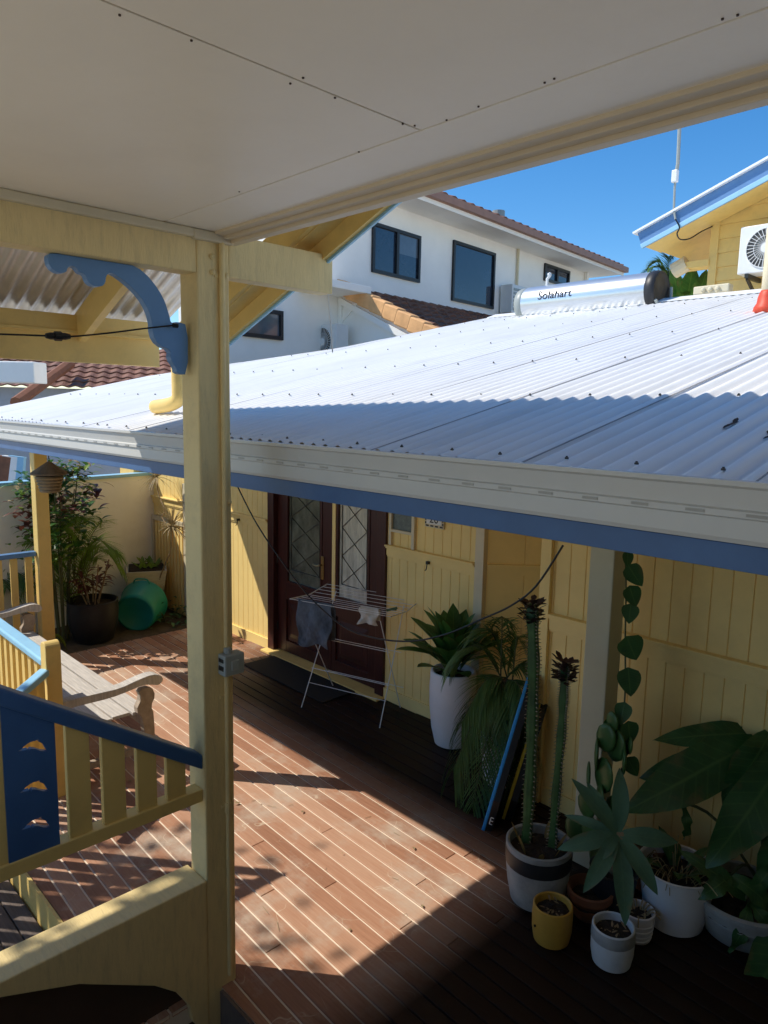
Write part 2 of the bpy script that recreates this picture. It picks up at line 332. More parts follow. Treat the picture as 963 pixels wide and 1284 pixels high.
# deck boards
mb = MB(); pitch = .1035; tilt = math.tan(R(-2.2)); lay = mb.bm.faces.layers.float.new('board')
y = .2
while y < 5.9:
    xs = [-7.75]
    while xs[-1] < 4.2: xs.append(xs[-1]+rnd.uniform(4.2, 6.0))
    for a, b in zip(xs, xs[1:]):
        nf = len(mb.bm.faces); g = .0058; sh = rnd.random()
        f = lambda X, Y: (X, Y+(X+2.3)*tilt)
        p = [f(a+.002,y+g), f(b-.002,y+g), f(b-.002,y+pitch-g), f(a+.002,y+pitch-g)]
        dz = rnd.uniform(-.0012,.0012)
        mb.hexa([(q[0],q[1],-.022) for q in p]+[(q[0],q[1],dz) for q in p])
        mb.bm.faces.ensure_lookup_table()
        for fc in mb.bm.faces[nf:]: fc[lay] = sh
    y += pitch
def clip(bm, co, no):
    geom = bm.verts[:]+bm.edges[:]+bm.faces[:]
    bmesh.ops.bisect_plane(bm, geom=geom, plane_co=co, plane_no=no, clear_outer=True)
clip(mb.bm, (0,1.225,0), (0,-1,0)); clip(mb.bm, (-7.74,0,0), (-1,0,0))
for co_, no_ in (((-2.695,0,0),(1,0,0)),((0,1.60,0),(0,1,0))):
    bmesh.ops.bisect_plane(mb.bm, geom=mb.bm.verts[:]+mb.bm.edges[:]+mb.bm.faces[:], plane_co=co_, plane_no=no_)
bmesh.ops.delete(mb.bm, geom=[f_ for f_ in mb.bm.faces if f_.calc_center_median().x > -2.695 and f_.calc_center_median().y < 1.60], context='FACES')
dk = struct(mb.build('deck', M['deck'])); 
bv = dk.modifiers.new('bevel','BEVEL'); bv.width = .0025; bv.segments = 1; bv.limit_method = 'ANGLE'
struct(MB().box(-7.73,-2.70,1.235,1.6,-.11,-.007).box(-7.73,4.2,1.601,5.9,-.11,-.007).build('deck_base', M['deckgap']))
struct(MB().box(-2.66,4.2,1.582,1.598,-.22,-.003).build('deck_edge', M['deckgrey']))
struct(MB().box(-7.74,-2.72,1.205,1.222,-.20,-.004).build('deck_edge', M['cream']))
mb = MB()
for i in range(9): mb.box(-6.2,-2.4,.30+i*.1,.393+i*.1,-.22,-.175)
struct(mb.build('step', M['deckgrey'], bevel=.003))
mb = MB()
for i in range(9): mb.box(-6.2,-2.4,-.62+i*.1,-.527+i*.1,-.40,-.35)
struct(mb.build('step', M['deckgrey'], bevel=.003))
struct(MB().box(-7,-2.4,.285,.299,-.4,-.18).build('step_riser', M['cream']))
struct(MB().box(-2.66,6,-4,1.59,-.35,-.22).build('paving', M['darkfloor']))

# ================================================================== ENTRANCE HOUSE
YW = 4.54
house = thing('house', 'yellow boarded entrance house under a white corrugated roof, with maroon front doors', 'house', (-4,4.6,0))
def board_wall(mb, A, B, z0, z1, pitch=.1, groove=.007, depth=.007, thick=.1, off=0):
    """upright V-jointed boards between two ground points; visible face is to the right of A->B"""
    A, B = Vector(A), Vector(B); d = (B-A); L = d.length; d /= L; n = Vector((d.y,-d.x,0))
    prof = [(0,0)]; t = off if off > .02 else pitch
    while t < L-.02:
        prof += [(t-groove/2,0),(t,-depth),(t+groove/2,0)]; t += pitch
    prof.append((L,0))
    up = []; lo = []
    for t, o in prof:
        p = A+d*t+n*o; lo.append(mb.bm.verts.new((p.x,p.y,z0))); up.append(mb.bm.verts.new((p.x,p.y,z1)))
    for i in range(len(prof)-1): mb.bm.faces.new([lo[i],lo[i+1],up[i+1],up[i]])
    bk = [A-n*thick, B-n*thick]; v = [mb.bm.verts.new((p.x,p.y,z)) for z in (z0,z1) for p in bk]
    mb.bm.faces.new([v[1],v[0],v[2],v[3]]); mb.bm.faces.new([lo[0],up[0],v[2],v[0]]); mb.bm.faces.new([lo[-1],v[1],v[3],up[-1]])
    mb.bm.faces.new(up+[v[3],v[2]]); mb.bm.faces.new(lo[::-1]+[v[0],v[1]])
def rail(mb, A, B, zt, out=.028, h=.115):
    """dado rail with a thin shelf and two stepped mouldings"""
    A, B = Vector(A), Vector(B); d = (B-A).normalized(); n = Vector((d.y,-d.x,0))
    for o, a, b in ((out+.022, zt-.016, zt), (out+.006, zt-.034, zt-.016), (out-.008, zt-h+.018, zt-.034), (out-.016, zt-h, zt-h+.018)):
        P = [A, B, B+n*o, A+n*o]; mb.hexa([(p.x,p.y,a) for p in P]+[(p.x,p.y,b) for p in P])
# door wall, left and right of the doors
DX0, DX1 = -6.43, -4.66
mb = MB(); board_wall(mb, (-9.3,YW,0), (DX0,YW,0), -.05, 2.75); board_wall(mb, (DX1,YW,0), (-3.5,YW,0), -.05, 2.75); mb.box(DX0,DX1,YW+.02,YW+.12,2.1,2.75)
mb.build('wall', M['wall'], house)
mb = MB(); rail(mb, (-9.2,YW,0), (DX0-.05,YW,0), 1.47); mb.build('dado_rail', M['wall'], house, bevel=.002)
mb = MB(); rail(mb, (DX1+.045,YW,0), (-3.59,YW,0), 1.475); mb.build('dado_rail', M['wall'], house, bevel=.002)
MB().box(-9.25,DX0-.01,YW-.018,YW-.001,-.02,.11).build('skirting', M['wall'], house)
MB().box(DX1+.01,-3.6,YW-.018,YW-.001,-.02,.11).build('skirting', M['wall'], house)
mb = MB(); mb.box(-3.585,-3.497,YW-.03,YW+.07,-.03,2.7); mb.build('corner_board', M['trimpale'], house, bevel=.003)
# angled recess wall and its dado
RA, RB = Vector((-3.497,YW+.02,0)), Vector((-2.45,YW+1.07,0))
mb = MB(); board_wall(mb, RA, RB, -.05, 2.75, pitch=.3); mb.build('recess_wall', M['wall'], house)
mb = MB(); rail(mb, RA, RB, 1.478, .02, .09); mb.build('dado_rail', M['wall'], house)
# right-hand wall
YR = 4.1
mb = MB(); board_wall(mb, (-2.667,YR,0), (3.6,YR,0), -.05, 2.7, pitch=.113, groove=.008, off=.09); mb.box(-2.667,-2.567,YR+.1,5.6,-.05,2.7); mb.build('wall', M['wall'], house)
mb = MB(); rail(mb, (-2.59,YR,0), (3.5,YR,0), 1.362, .032, .125); mb.build('dado_rail', M['wall'], house, bevel=.002)
mb = MB(); mb.box(-2.672,-2.592,YR-.035,YR-.001,-.03,2.6); mb.build('corner_board', M['wall'], house, bevel=.003)
MB().box(-2.585,3.5,YR-.016,YR-.001,-.02,.12).build('skirting', M['wall'], house)
# hooks
for hx, hy in ((540,706),(302,652)):
    p = aY(hx,hy,YW); h_ = MB().box(p.x-.012,p.x+.012,YW-.05,YW-.001,p.z-.005,p.z+.02).tube([(p.x,YW-.045,p.z),(p.x,YW-.055,p.z-.05),(p.x,YW-.07,p.z-.055)],.005,6).build('hook', M['lead'], house)
# door frame and leaves
YD = YW+.03
mb = MB(); mb.box(DX0-.04,DX0+.07,YW-.03,YW+.11,-.02,2.12).box(DX1-.07,DX1+.04,YW-.03,YW+.11,-.02,2.12).box(DX0+.07,DX1-.07,YW-.03,YW+.11,2.05,2.12)
mb.build('door_frame', M['maroon'], house, bevel=.004)
MB().box(DX0-.05,DX1+.05,YW-.12,YW+.1,-.02,.022).build('door_sill', M['cream'], house, bevel=.004)
def door(x0, x1, glassmat, yd, lft=.15):
    g0, g1, gz0, gz1 = x0+lft, x1-.15, .80, 1.92
    mb = MB(); mb.box(x0,g0,yd,yd+.045,.03,2.05).box(g1,x1,yd,yd+.045,.03,2.05).box(g0,g1,yd,yd+.045,gz1,2.05).box(g0,g1,yd,yd+.045,.62,gz0).box(g0,g1,yd,yd+.045,.03,.16)
    mb.box(g0,g1,yd+.02,yd+.04,.16,.62)
    mb.hexa([(g0+.03,yd+.019,.2),(g1-.03,yd+.019,.2),(g1-.03,yd+.019,.58),(g0+.03,yd+.019,.58),(g0+.08,yd+.006,.25),(g1-.08,yd+.006,.25),(g1-.08,yd+.006,.53),(g0+.08,yd+.006,.53)])
    d = mb.build('door', M['maroon'], house, bevel=.004)
    MB().box(g0,g1,yd+.02,yd+.03,gz0,gz1).build('glass', glassmat, d)
    mb = MB(); fw_ = .03
    for a in ((g0,g0+fw_,gz0,gz1),(g1-fw_,g1,gz0,gz1),(g0+fw_,g1-fw_,gz0,gz0+fw_),(g0+fw_,g1-fw_,gz1-fw_,gz1)): mb.box(a[0],a[1],yd-.006,yd+.0195,a[2],a[3])
    mb.build('glazing_bead', M['bronze_bead' if False else 'maroon'], d)
    mb = MB(); ix0, ix1, iz0, iz1 = g0+.07, g1-.06, gz0+.16, gz1-.1; yy = yd+.014
    mb.tube([(ix0,yy,iz0),(ix1,yy,iz0),(ix1,yy,iz1),(ix0,yy,iz1),(ix0,yy,iz0)],.004,5)
    nz = 3; hz = (iz1-iz0)/nz; mx = (ix0+ix1)/2
    for k in range(nz):
        za = iz0+k*hz; zb = za+hz; zm = (za+zb)/2
        mb.tube([(ix0,yy,za),(ix1,yy,zb)],.0032,5); mb.tube([(ix1,yy,za),(ix0,yy,zb)],.0032,5)
    mb.build('leading', M['lead'], d)
    return d
mid = -5.44
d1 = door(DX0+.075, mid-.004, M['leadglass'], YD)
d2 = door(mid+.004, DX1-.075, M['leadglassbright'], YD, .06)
mb = MB(); p = aY(405,712,YD); mb.box(p.x-.02,p.x+.02,YD-.012,YD-.001,p.z-.12,p.z+.12); mb.tube([(p.x,YD-.012,p.z+.03),(p.x,YD-.05,p.z+.03)],.01,8); mb.tube([(p.x,YD-.05,p.z+.03),(p.x-.05,YD-.055,p.z+.02),(p.x-.1,YD-.05,p.z+.025)],.008,8)
mb.build('handle', M['brass'], d1, bevel=.002)
mb = MB()
for zz in (.25,1.0,1.8): mb.tube([(DX0+.073,YD-.006,zz),(DX0+.073,YD-.006,zz+.09)],.008,8)
mb.bm.free()
for zz in (.25,1.0,1.8): MB().tube([(DX0+.073,YD-.006,zz),(DX0+.073,YD-.006,zz+.09)],.008,8).build('hinge', M['lead'], d1)
# cream reveal strips beside the right glass (as in the photo)
mb = MB(); mb.box(mid+.012,mid+.062,YD-.012,YD-.001,.78,1.95); mb.build('curtain_edge', M['wall'], d2)
# small window above the dado
a = aY(497,648,YW); b = aY(524,690,YW)
wx0, wx1 = -4.55, -4.30
mb = MB()
for q in ((wx0-.03,wx0,1.476,2.2),(wx1,wx1+.035,1.476,2.2),(wx0,wx1,1.60,1.625)): mb.box(q[0],q[1],YW-.03,YW+.02,q[2],q[3])
wn = mb.build('window', M['trimpale'], house, bevel=.002)
MB().box(wx0,wx1,YW-.006,YW-.002,1.625,2.2).build('pane', M['glassfrost'], wn)
# number plate: black border with a scalloped edge, white field, digits
n0, n1 = aY(534,640,YW-.012), aY(557,664,YW-.012)
zc = n1.z; pw = n1.x-n0.x
mb = MB(); mb.box(n0.x,n1.x,YW-.02,YW-.004,zc,zc+.15); npl = mb.build('number_plate', M['trimpale'], house)
for k in range(4): MB().box(n0.x+.012+k*pw/4,n0.x+.012+k*pw/4+pw/6.5,YW-.023,YW-.0205,zc+.008,zc+.02).build('border_block', M['black'], npl)
for k in range(4):
    MB().box(n0.x+.004,n0.x+.016,YW-.023,YW-.0205,zc+.028+k*.03,zc+.048+k*.03).build('border_block', M['black'], npl)
    MB().box(n1.x-.016,n1.x-.004,YW-.023,YW-.0205,zc+.028+k*.03,zc+.048+k*.03).build('border_block', M['black'], npl)
MB().box(n0.x+.024,n1.x-.024,YW-.025,YW-.0205,zc+.03,zc+.13).build('field', M['white'], npl)
def text(s, size, mtx, m, name, parent, ext=.001):
    cu = bpy.data.curves.new(name,'FONT'); cu.body = s; cu.size = size; cu.extrude = ext; cu.align_x = 'CENTER'
    o = bpy.data.objects.new(name, cu); COL.objects.link(o); o.matrix_world = mtx
    dg = bpy.context.evaluated_depsgraph_get(); me = bpy.data.meshes.new_from_object(o.evaluated_get(dg)); me.transform(mtx)
    bpy.data.objects.remove(o); me.materials.clear(); me.materials.append(m)
    q = bpy.data.objects.new(name, me); COL.objects.link(q); q.parent = parent
    if parent.type == 'EMPTY': q.matrix_parent_inverse = Matrix.Translation(-parent.location)
    return q
text('20', .105, Matrix.Translation(((n0.x+n1.x)/2,YW-.0265,zc+.042)) @ Matrix.Rotation(R(90),4,'X'), M['black'], 'digits', npl)
# ---- roof: corrugated sheet, slope toward the viewer
YG, ZG, PT = 1.92, 2.524, math.tan(R(13))
YT = 8.05
def roofz(Y): return ZG+(Y-YG)*PT
CP = .080; AMP = .0115
def roof_left(Y):
    if Y < 4.0: return -8.12
    if Y < 5.6: return -8.12+(Y-4.0)*(1.5/1.6)
    return -6.62+(Y-5.6)*.16
mb = MB()
ys = [YG+.02+(YT-YG-.02)*i/30 for i in range(31)]
nper = 8; dx = CP/nper; rows = []
x0, x1 = -8.2, 4.4; nx = int((x1-x0)/dx)
for yv in ys:
    xl = roof_left(yv); row = []
    for i in range(nx+1):
        x = x0+i*dx; xx = max(x, xl)
        row.append(mb.bm.verts.new((xx, yv, roofz(yv)+AMP*math.cos(2*math.pi*(x-x0)/CP)+.006*math.sin(xx*1.7)*math.sin(yv*.9))))
    rows.append(row)
for j in range(len(ys)-1):
    for i in range(nx):
        a, b, c, d = rows[j][i], rows[j][i+1], rows[j+1][i+1], rows[j+1][i]
        if (b.co-a.co).length < 1e-5 and (c.co-d.co).length < 1e-5: continue
        try: mb.bm.faces.new([a,b,c,d])
        except Exception: pass
def roof_mat():
    # rib shading painted into the corrugation valleys, with a few streaks down the slope
    mt = mat('white corrugated steel', (.93,.93,.92), .4, .05, 1.2, (1,.25,1), dirt=.25, dirtcol=(.48,.47,.43), dsc=3, spec=.5); n = mt.node_tree; N = n.nodes.new; L = n.links.new
    b = n.nodes['Principled BSDF']; src = b.inputs['Base Color'].links[0].from_socket
    tc = N('ShaderNodeTexCoord'); sx = N('ShaderNodeSeparateXYZ'); L(tc.outputs['Object'], sx.inputs[0])
    m1 = N('ShaderNodeMath'); m1.operation = 'MULTIPLY'; m1.inputs[1].default_value = 2*math.pi/CP; L(sx.outputs['X'], m1.inputs[0])
    off = N('ShaderNodeMath'); off.operation = 'ADD'; off.inputs[1].default_value = -(x0*2*math.pi/CP)+2*math.pi*0; L(m1.outputs[0], off.inputs[0])
    cs = N('ShaderNodeMath'); cs.operation = 'COSINE'; L(off.outputs[0], cs.inputs[0])
    mr = N('ShaderNodeMapRange'); mr.inputs['From Min'].default_value = .1; mr.inputs['From Max'].default_value = -1; mr.inputs['To Max'].default_value = .28; L(cs.outputs[0], mr.inputs['Value'])
    mx = N('ShaderNodeMixRGB'); mx.inputs[2].default_value = (.50,.51,.52,1); L(mr.outputs[0], mx.inputs[0]); L(src, mx.inputs[1])
    mp = N('ShaderNodeMapping'); mp.inputs['Scale'].default_value = (9,.5,1); L(tc.outputs['Object'], mp.inputs[0])
    st = N('ShaderNodeTexNoise'); st.inputs['Scale'].default_value = 1.4; st.inputs['Detail'].default_value = 5; L(mp.outputs[0], st.inputs['Vector'])
    cr = N('ShaderNodeValToRGB'); cr.color_ramp.elements[0].position = .55; cr.color_ramp.elements[0].color = (0,0,0,1); cr.color_ramp.elements[1].position = .8; cr.color_ramp.elements[1].color = (.28,.28,.28,1); L(st.outputs['Fac'], cr.inputs[0])
    m2 = N('ShaderNodeMixRGB'); m2.inputs[2].default_value = (.42,.41,.38,1); L(cr.outputs[0], m2.inputs[0]); L(mx.outputs[0], m2.inputs[1]); L(m2.outputs[0], b.inputs['Base Color'])
    return mt
M['roofmain'] = roof_mat()
rf = mb.build('roof', M['roofmain'], house, smooth=True, recalc=False)
# sheet laps: dark thin lines along every ninth rib, and screws, in one pattern mesh
mb = MB(); k = 0; x = x0
while x < x1-.2:
    X = x+CP*.5*0
    if k % 9 == 4:
        Y0 = YG+.03
        while roof_left(Y0) > X: Y0 += .1
        Y1 = YT
        while Y1 > Y0 and roof_left(Y1) > X: Y1 -= .1
        if Y1-Y0 > .5: mb.beam((X+.022,Y0,roofz(Y0)+.0005),(X+.022,Y1,roofz(Y1)+.0005),.003,.004)
    x += CP; k += 1
mb.build('sheet_lap', M['lap'], rf)
mb = MB()
for r_, Yr in enumerate((1.99,2.95,4.0,5.1,6.3,7.4)):
    for i in range(int((x1-x0)/CP)):
        if i % (3 if r_ == 0 else 4) == (r_ % 2): 
            X = x0+i*CP
            if X < roof_left(Yr)+.1 or X > 3: continue
            z = roofz(Yr)+AMP+.004; mb.lathe([(.0065,-.004),(.0065,.001),(.0035,.003),(.0035,.006)],(X,Yr+rnd.uniform(-.02,.02),z),n=7)
sc_ = mb.build('roof_screws', M['screw'], rf); sc_['kind'] = 'stuff'
mb = MB()
for q in ((318,545),(308,549),(352,548),(362,549),(330,546),(905,527),(951,541)):
    p = on(q[0]+rnd.uniform(-3,3),q[1],(0,-PT,1),(0,YG,ZG+.012))
    xv = x0+CP*(round((p.x-x0)/CP-.5)+.5)
    for k in range(3):
        yv = p.y+rnd.uniform(-.06,.06); b_ = Vector((xv+rnd.uniform(-.008,.008),yv,roofz(yv)-AMP+.004)); e_ = b_+Vector((rnd.uniform(-.02,.02),.055,.055*PT+rnd.uniform(.0,.006))); mb.leaf(b_, e_, .018, n=3)
lt = mb.build('leaf_litter', M['leaflitter'], rf); lt['kind'] = 'stuff'
# ridge cap and back slope
mb = MB(); zt = roofz(YT); mb.hexa([(-6.22,YT-.16,zt-.02),(4.4,YT-.16,zt-.02),(4.4,YT+.02,zt+.025),(-6.22,YT+.02,zt+.025),(-6.22,YT-.16,zt-.012),(4.4,YT-.16,zt-.012),(4.4,YT+.02,zt+.045),(-6.22,YT+.02,zt+.045)])
mb.poly([(-6.22,YT+.02,zt+.02),(4.4,YT+.02,zt+.02),(4.4,YT+5,zt-1.1),(-6.22,YT+5,zt-1.1)]); mb.build('ridge_cap', M['roof'], house)
# gutter (stepped profile with slots), fascia
GX0, GX1 = -8.2, 4.4
prof = [(YG+.10,2.368),(YG+.01,2.372),(YG+.004,2.385),(YG+.004,2.436),(YG-.004,2.441),(YG-.004,2.457),(YG+.004,2.462),(YG-.006,2.515),(YG-.016,2.522),(YG-.016,2.535),(YG+.002,2.537),(YG+.008,2.5),(YG+.012,2.40),(YG+.09,2.39),(YG+.10,2.5),(YG+.103,2.5)]
mb = MB(); mb.prism([(GX0,p[0],p[1]) for p in prof],(GX1-GX0,0,0)); gt = mb.build('gutter', M['gutter'], house)
x = GX0+.1; slot = None
while x < GX1:
    if slot is None: slot = MB().box(GX0+.1,GX0+.15,YG-.0065,YG-.0045,2.4455,2.4525).build('overflow_slot', M['slot'], gt)
    else: o = slot.copy(); COL.objects.link(o); o.location.x = x-GX0-.1
    x += .155
MB().box(GX0,GX1,YG+.035,YG+.06,2.296,2.367).build('fascia', M['blue'], house, bevel=.002)
MB().prism([(GX0+.05,YG+.11,roofz(YG+.11)-.13),(GX0+.05,4.0,roofz(4.0)-.13),(GX0+.05,4.0,roofz(4.0)-.012),(GX0+.05,YG+.11,roofz(YG+.11)-.012)],(.03,0,0)).build('fascia', M['blue'], house)
# rafters support beam and veranda posts
MB().box(-9.6,-3.9,2.56,2.66,2.30,2.44).build('veranda_beam', M['cream'], house, bevel=.004)
CX = (aY(740,689,3.675).x+aY(771.5,695,3.675).x)/2
for (px_, py_, w_, mt_) in ((-7.80,2.61,.13,'cream'),(-4.45,2.61,.12,'cream'),(CX,3.75,.15,'pale')):
    mb = MB(); mb.box(px_-w_/2,px_+w_/2,py_-w_/2,py_+w_/2,-.05,2.30); mb.build('veranda_post', M[mt_], house, bevel=.006)

# ================================================================== PORCH (upper roof, post, beam, soffit)
PX0, PX1, PY0, PY1 = -2.815, -2.675, 1.53, 1.68
porch = thing('porch', 'cream porch with a tall square post, flat ceiling and sloping corrugated eave roof above', 'porch', (-2.74,1.6,0))
mb = MB(); mb.box(PX0,PX1,PY0,PY1,-.21,3.40); mb.build('post', M['creamrough'], porch, bevel=.008)
ZB0 = aX(0,302,PX1).z; ZB1 = 3.40
mb = MB(); mb.box(PX0+.04,PX1-.002,-1.0,PY0,ZB0,ZB1); mb.build('beam', M['creamrough'], porch, bevel=.006)
e0 = aX(418,322,PX1); e1 = aX(418,368.5,PX1)
mb = MB(); mb.box(PX0+.05,PX1-.004,PY1,e0.y,e1.z,e0.z+.005); mb.build('beam_end', M['creamrough'], porch, bevel=.004)
ZS = 3.385
SY = 1.705
yj = aZ(400,208.9,ZS).y; xj = aZ(330,83,ZS).x
zf = 3.350
# ceiling sheets with narrow joints
g = .003
mb = MB(); mb.box(PX1-.03,xj-g,-1.0,yj-g,ZS,ZS+.012).box(xj+g,4,-1.0,yj-g,ZS,ZS+.012).box(PX1-.03,4,yj+g,SY-.05,ZS,ZS+.012)
ceil = mb.build('ceiling', M['soffit'], porch, bevel=.001)
MB().box(PX1-.03,4,-1.0,SY-.04,ZS+.014,ZS+.03).build('ceiling_backing', M['black'], porch)
mb = MB()
for q in ((380,97),(364,104),(505,155),(520,157),(695,98),(683,103),(150,18),(420,122),(906,23),(925,18),(240,50),(560,150),(600,133),(300,240),(450,190)):
    p = aZ(q[0],q[1],ZS); mb.lathe([(.0026,-.001),(.0026,.003)],(p.x,p.y,ZS-.0015),n=8)
mb.build('screw_head', M['leaflitter'], ceil)
# outer fascia with moulded lower edge
mb = MB(); mb.box(PX0-.0,4,SY-.03,SY+.01,zf,zf+.24).box(PX1+.01,4,SY-.062,SY-.03,zf+.012,zf+.10).box(PX1+.01,4,SY-.105,SY-.062,zf+.024,zf+.07)
mb.build('fascia', M['fasciacream'], porch, bevel=.003)
mb = MB(); mb.box(PX1-.03,PX1+.022,-1.0,PY0-.02,ZS-.035,ZS-.001).box(PX1-.03,PX1+.024,PY0-.022,PY1+.01,ZS-.04,ZS-.0015).box(PX0-.01,PX1-.03,PY0-.024,PY0-.002,ZS-.04,ZS-.0015); mb.build('cornice', M['trimpale'], porch, bevel=.006)
# corrugated eave roof
XE, ZE, SL = -4.30, 3.20, .42
def zr(x): return ZE+(x-XE)*SL
YE = 2.22
mb = MB(); cp = .076; per = 8; rows = []
nY = int((YE+.06+1.1)/(cp/per)); xsn = [-4.42,-3.9,-3.2,-2.4,-1.2,.3]
for x in xsn: rows.append([mb.bm.verts.new((x,-1.1+j*cp/per,zr(x)+.03+.009*math.cos(2*math.pi*j/per))) for j in range(nY)])
for i in range(len(xsn)-1):
    for j in range(nY-1): mb.bm.faces.new([rows[i][j],rows[i+1][j],rows[i+1][j+1],rows[i][j+1]])
mb.build('roof_sheet', M['steel_under'], porch, smooth=True, recalc=False)
MB().hexa([(.3,-1.1,zr(.3)),(5.5,-1.1,zr(.3)-2),(5.5,YE,zr(.3)-2),(.3,YE,zr(.3)),(.3,-1.1,zr(.3)+.03),(5.5,-1.1,zr(.3)-1.97),(5.5,YE,zr(.3)-1.97),(.3,YE,zr(.3)+.03)]).build('roof_sheet', M['roof'], porch)
mb = MB(); mb.box(XE-.04,XE,-1.1,YE-.03,2.925,3.10); mb.build('fascia', M['cream'], porch, bevel=.003)
mb = MB(); mb.box(XE-.03,XE+.02,-1.1,YE-.03,3.10,3.19); mb.box(XE-.012,XE+.03,-1.1,YE-.03,3.085,3.105); mb.build('batten', M['cream'], porch, bevel=.004)
MB().beam((-3.62,-1.1,zr(-3.62)+.0),(-3.62,YE-.03,zr(-3.62)+.0),.07,.035,side=(1,0,SL)).build('batten', M['cream'], porch)
for yy in (1.70,.55,-.6):
    A, B = Vector((XE+.0,yy,zr(XE)-.085)), Vector((-.2,yy,zr(-.2)-.085))
    MB().beam(A,B,.045,.16,side=(0,1,0)).build('rafter', M['cream'], porch, bevel=.003)
# verge: inner rafter, lining and bargeboard with blue outer edge
bz = lambda x: 3.034+.395*(x+3.49)
def barge(y0, y1, lo, hi, m, name, xa=-3.93, xb=.3):
    mb = MB(); mb.prism([(xa,y0,bz(xa)+lo),(xb,y0,bz(xb)+lo),(xb,y0,bz(xb)+hi),(xa,y0,bz(xa)+hi)],(0,y1-y0,0)); return mb.build(name, m, porch, bevel=.002)
barge(2.06,2.085,.105,.24,M['cream'],'rafter')
barge(2.085,2.175,.10,.115,M['cream'],'verge_lining')
barge(2.175,2.20,.012,.25,M['cream'],'barge_board')
barge(2.20,2.215,.0,.26,M['bluelight'],'barge_board')
# eave gutter and downpipe elbow
MB().box(XE-.15,XE-.045,-1.1,YE-.06,2.99,3.09).build('gutter', M['gutter'], porch)
dp = aX(224,470,XE-.09); zb = roofz(2.4)
mb = MB(); E1 = on(224,503,(0,1,0),(0,dp.y,0)); 
path = smooth_path([(dp.x,dp.y,3.0),(dp.x,dp.y,2.86),(dp.x,dp.y,2.78),(dp.x-.01,dp.y,2.73),(dp.x-.10,dp.y-.01,2.695),(dp.x-.30,dp.y-.02,2.675)],5)
mb.tube(path,.047,14); mb.build('downpipe', M['cream'], porch, smooth=True)
# conduit, fixings, isolator
xc = PX1+.012; yc = 1.638
mb = MB(); mb.tube([(xc,yc,3.36),(xc,yc,1.63)],.0115,10); mb.tube([(xc,yc,1.52),(xc,yc,.05)],.0115,10)
for zz in (3.22,2.29,1.42,.9): mb.box(PX1-.001,PX1+.004,yc-.028,yc+.028,zz-.008,zz+.008)
mb.tube([(xc,yc,.92),(xc,yc,.87)],.015,10); mb.build('conduit', M['creamrough'], porch, smooth=False)
mb = MB()
for (a_, b_) in ((1.598,3.29),(1.6,3.23),(1.662,3.225),(1.665,2.285)): mb.lathe([(.012,0),(.012,.006),(.005,.012)],(PX1,a_,b_),axis=(1,0,0),n=10)
mb.build('fixing', M['creamrough'], porch)
mb = MB(); ib = (1.60,1.70,1.53,1.625); mb.box(PX1+.001,PX1+.062,*ib); mb.tube([(xc+.01,yc,1.62),(xc+.01,yc,1.65)],.018,10); iso = mb.build('isolator_box', M['grey'], porch, bevel=.007)
mb = MB(); mb.box(PX1+.0625,PX1+.07,1.63,1.67,1.555,1.60); mb.build('switch', M['grey'], iso, bevel=.003)
mb = MB(); mb.box(PX1+.015,PX1+.05,1.597,1.5995,1.592,1.608).box(PX1+.015,PX1+.05,1.597,1.5995,1.555,1.575); mb.build('vent', M['black'], iso)
# blue fretwork bracket
bp = [(205,95),(190,130),(200,175),(235,200),(268,198),(272,180),(288,168),(310,180),(320,198),(345,205),(352,232),(375,252),(410,255),(425,240),(428,210),(445,197),(480,215),(540,265),(585,320),(612,385),(615,450),(640,490),(690,512),(685,545),(710,580),(712,605),(757,610),(757,410),(715,395),(690,405),(682,370),(660,300),(610,225),(550,170),(480,138),(430,128),(300,105)]
XB = PX0+.085
P = [aX(x/3.21, 280+y/3.21, XB) for x, y in bp]
def refine(P):
    out = []
    n = len(P)
    for i in range(n):
        a, b = P[i], P[(i+1)%n]; out += [a*.75+b*.25, a*.25+b*.75]
    return out
P = [Vector((XB, min(p.y, PY0-.001), min(p.z, ZB0-.001))) for p in P]
Q = refine(P)
MB().prism(Q,(-.04,0,0)).build('bracket', M['bluemid'], porch, bevel=.002)
# hidden main building behind the viewer (unseen walls added to block light)
main = thing('house', 'unseen upper house that the porch is attached to, walls added to block light', 'house', (3.2,-1,0))
MB().box(3.3,3.5,-4,1.6,-.3,5).build('wall', mat('dark light blocker',(.13,.12,.10),.8), main)  # unseen wall, coloured dark to cut the light on the post
MB().box(-1.4,3.3,-3.6,-3.45,-.3,5).build('wall', M['blockergrey'], main)
MB().box(3.6,3.75,1.6,4.1,-.3,2.75).build('wall', M['blockergrey'], main)  # unseen wall added to shut out light from the right
MB().box(-1.3,3.3,.2,.32,-.3,.95).build('wall', M['blockergrey'], main)
MB().box(-2.3,3.3,-3.45,.35,.95,1.1).build('landing', M['landing'], main)

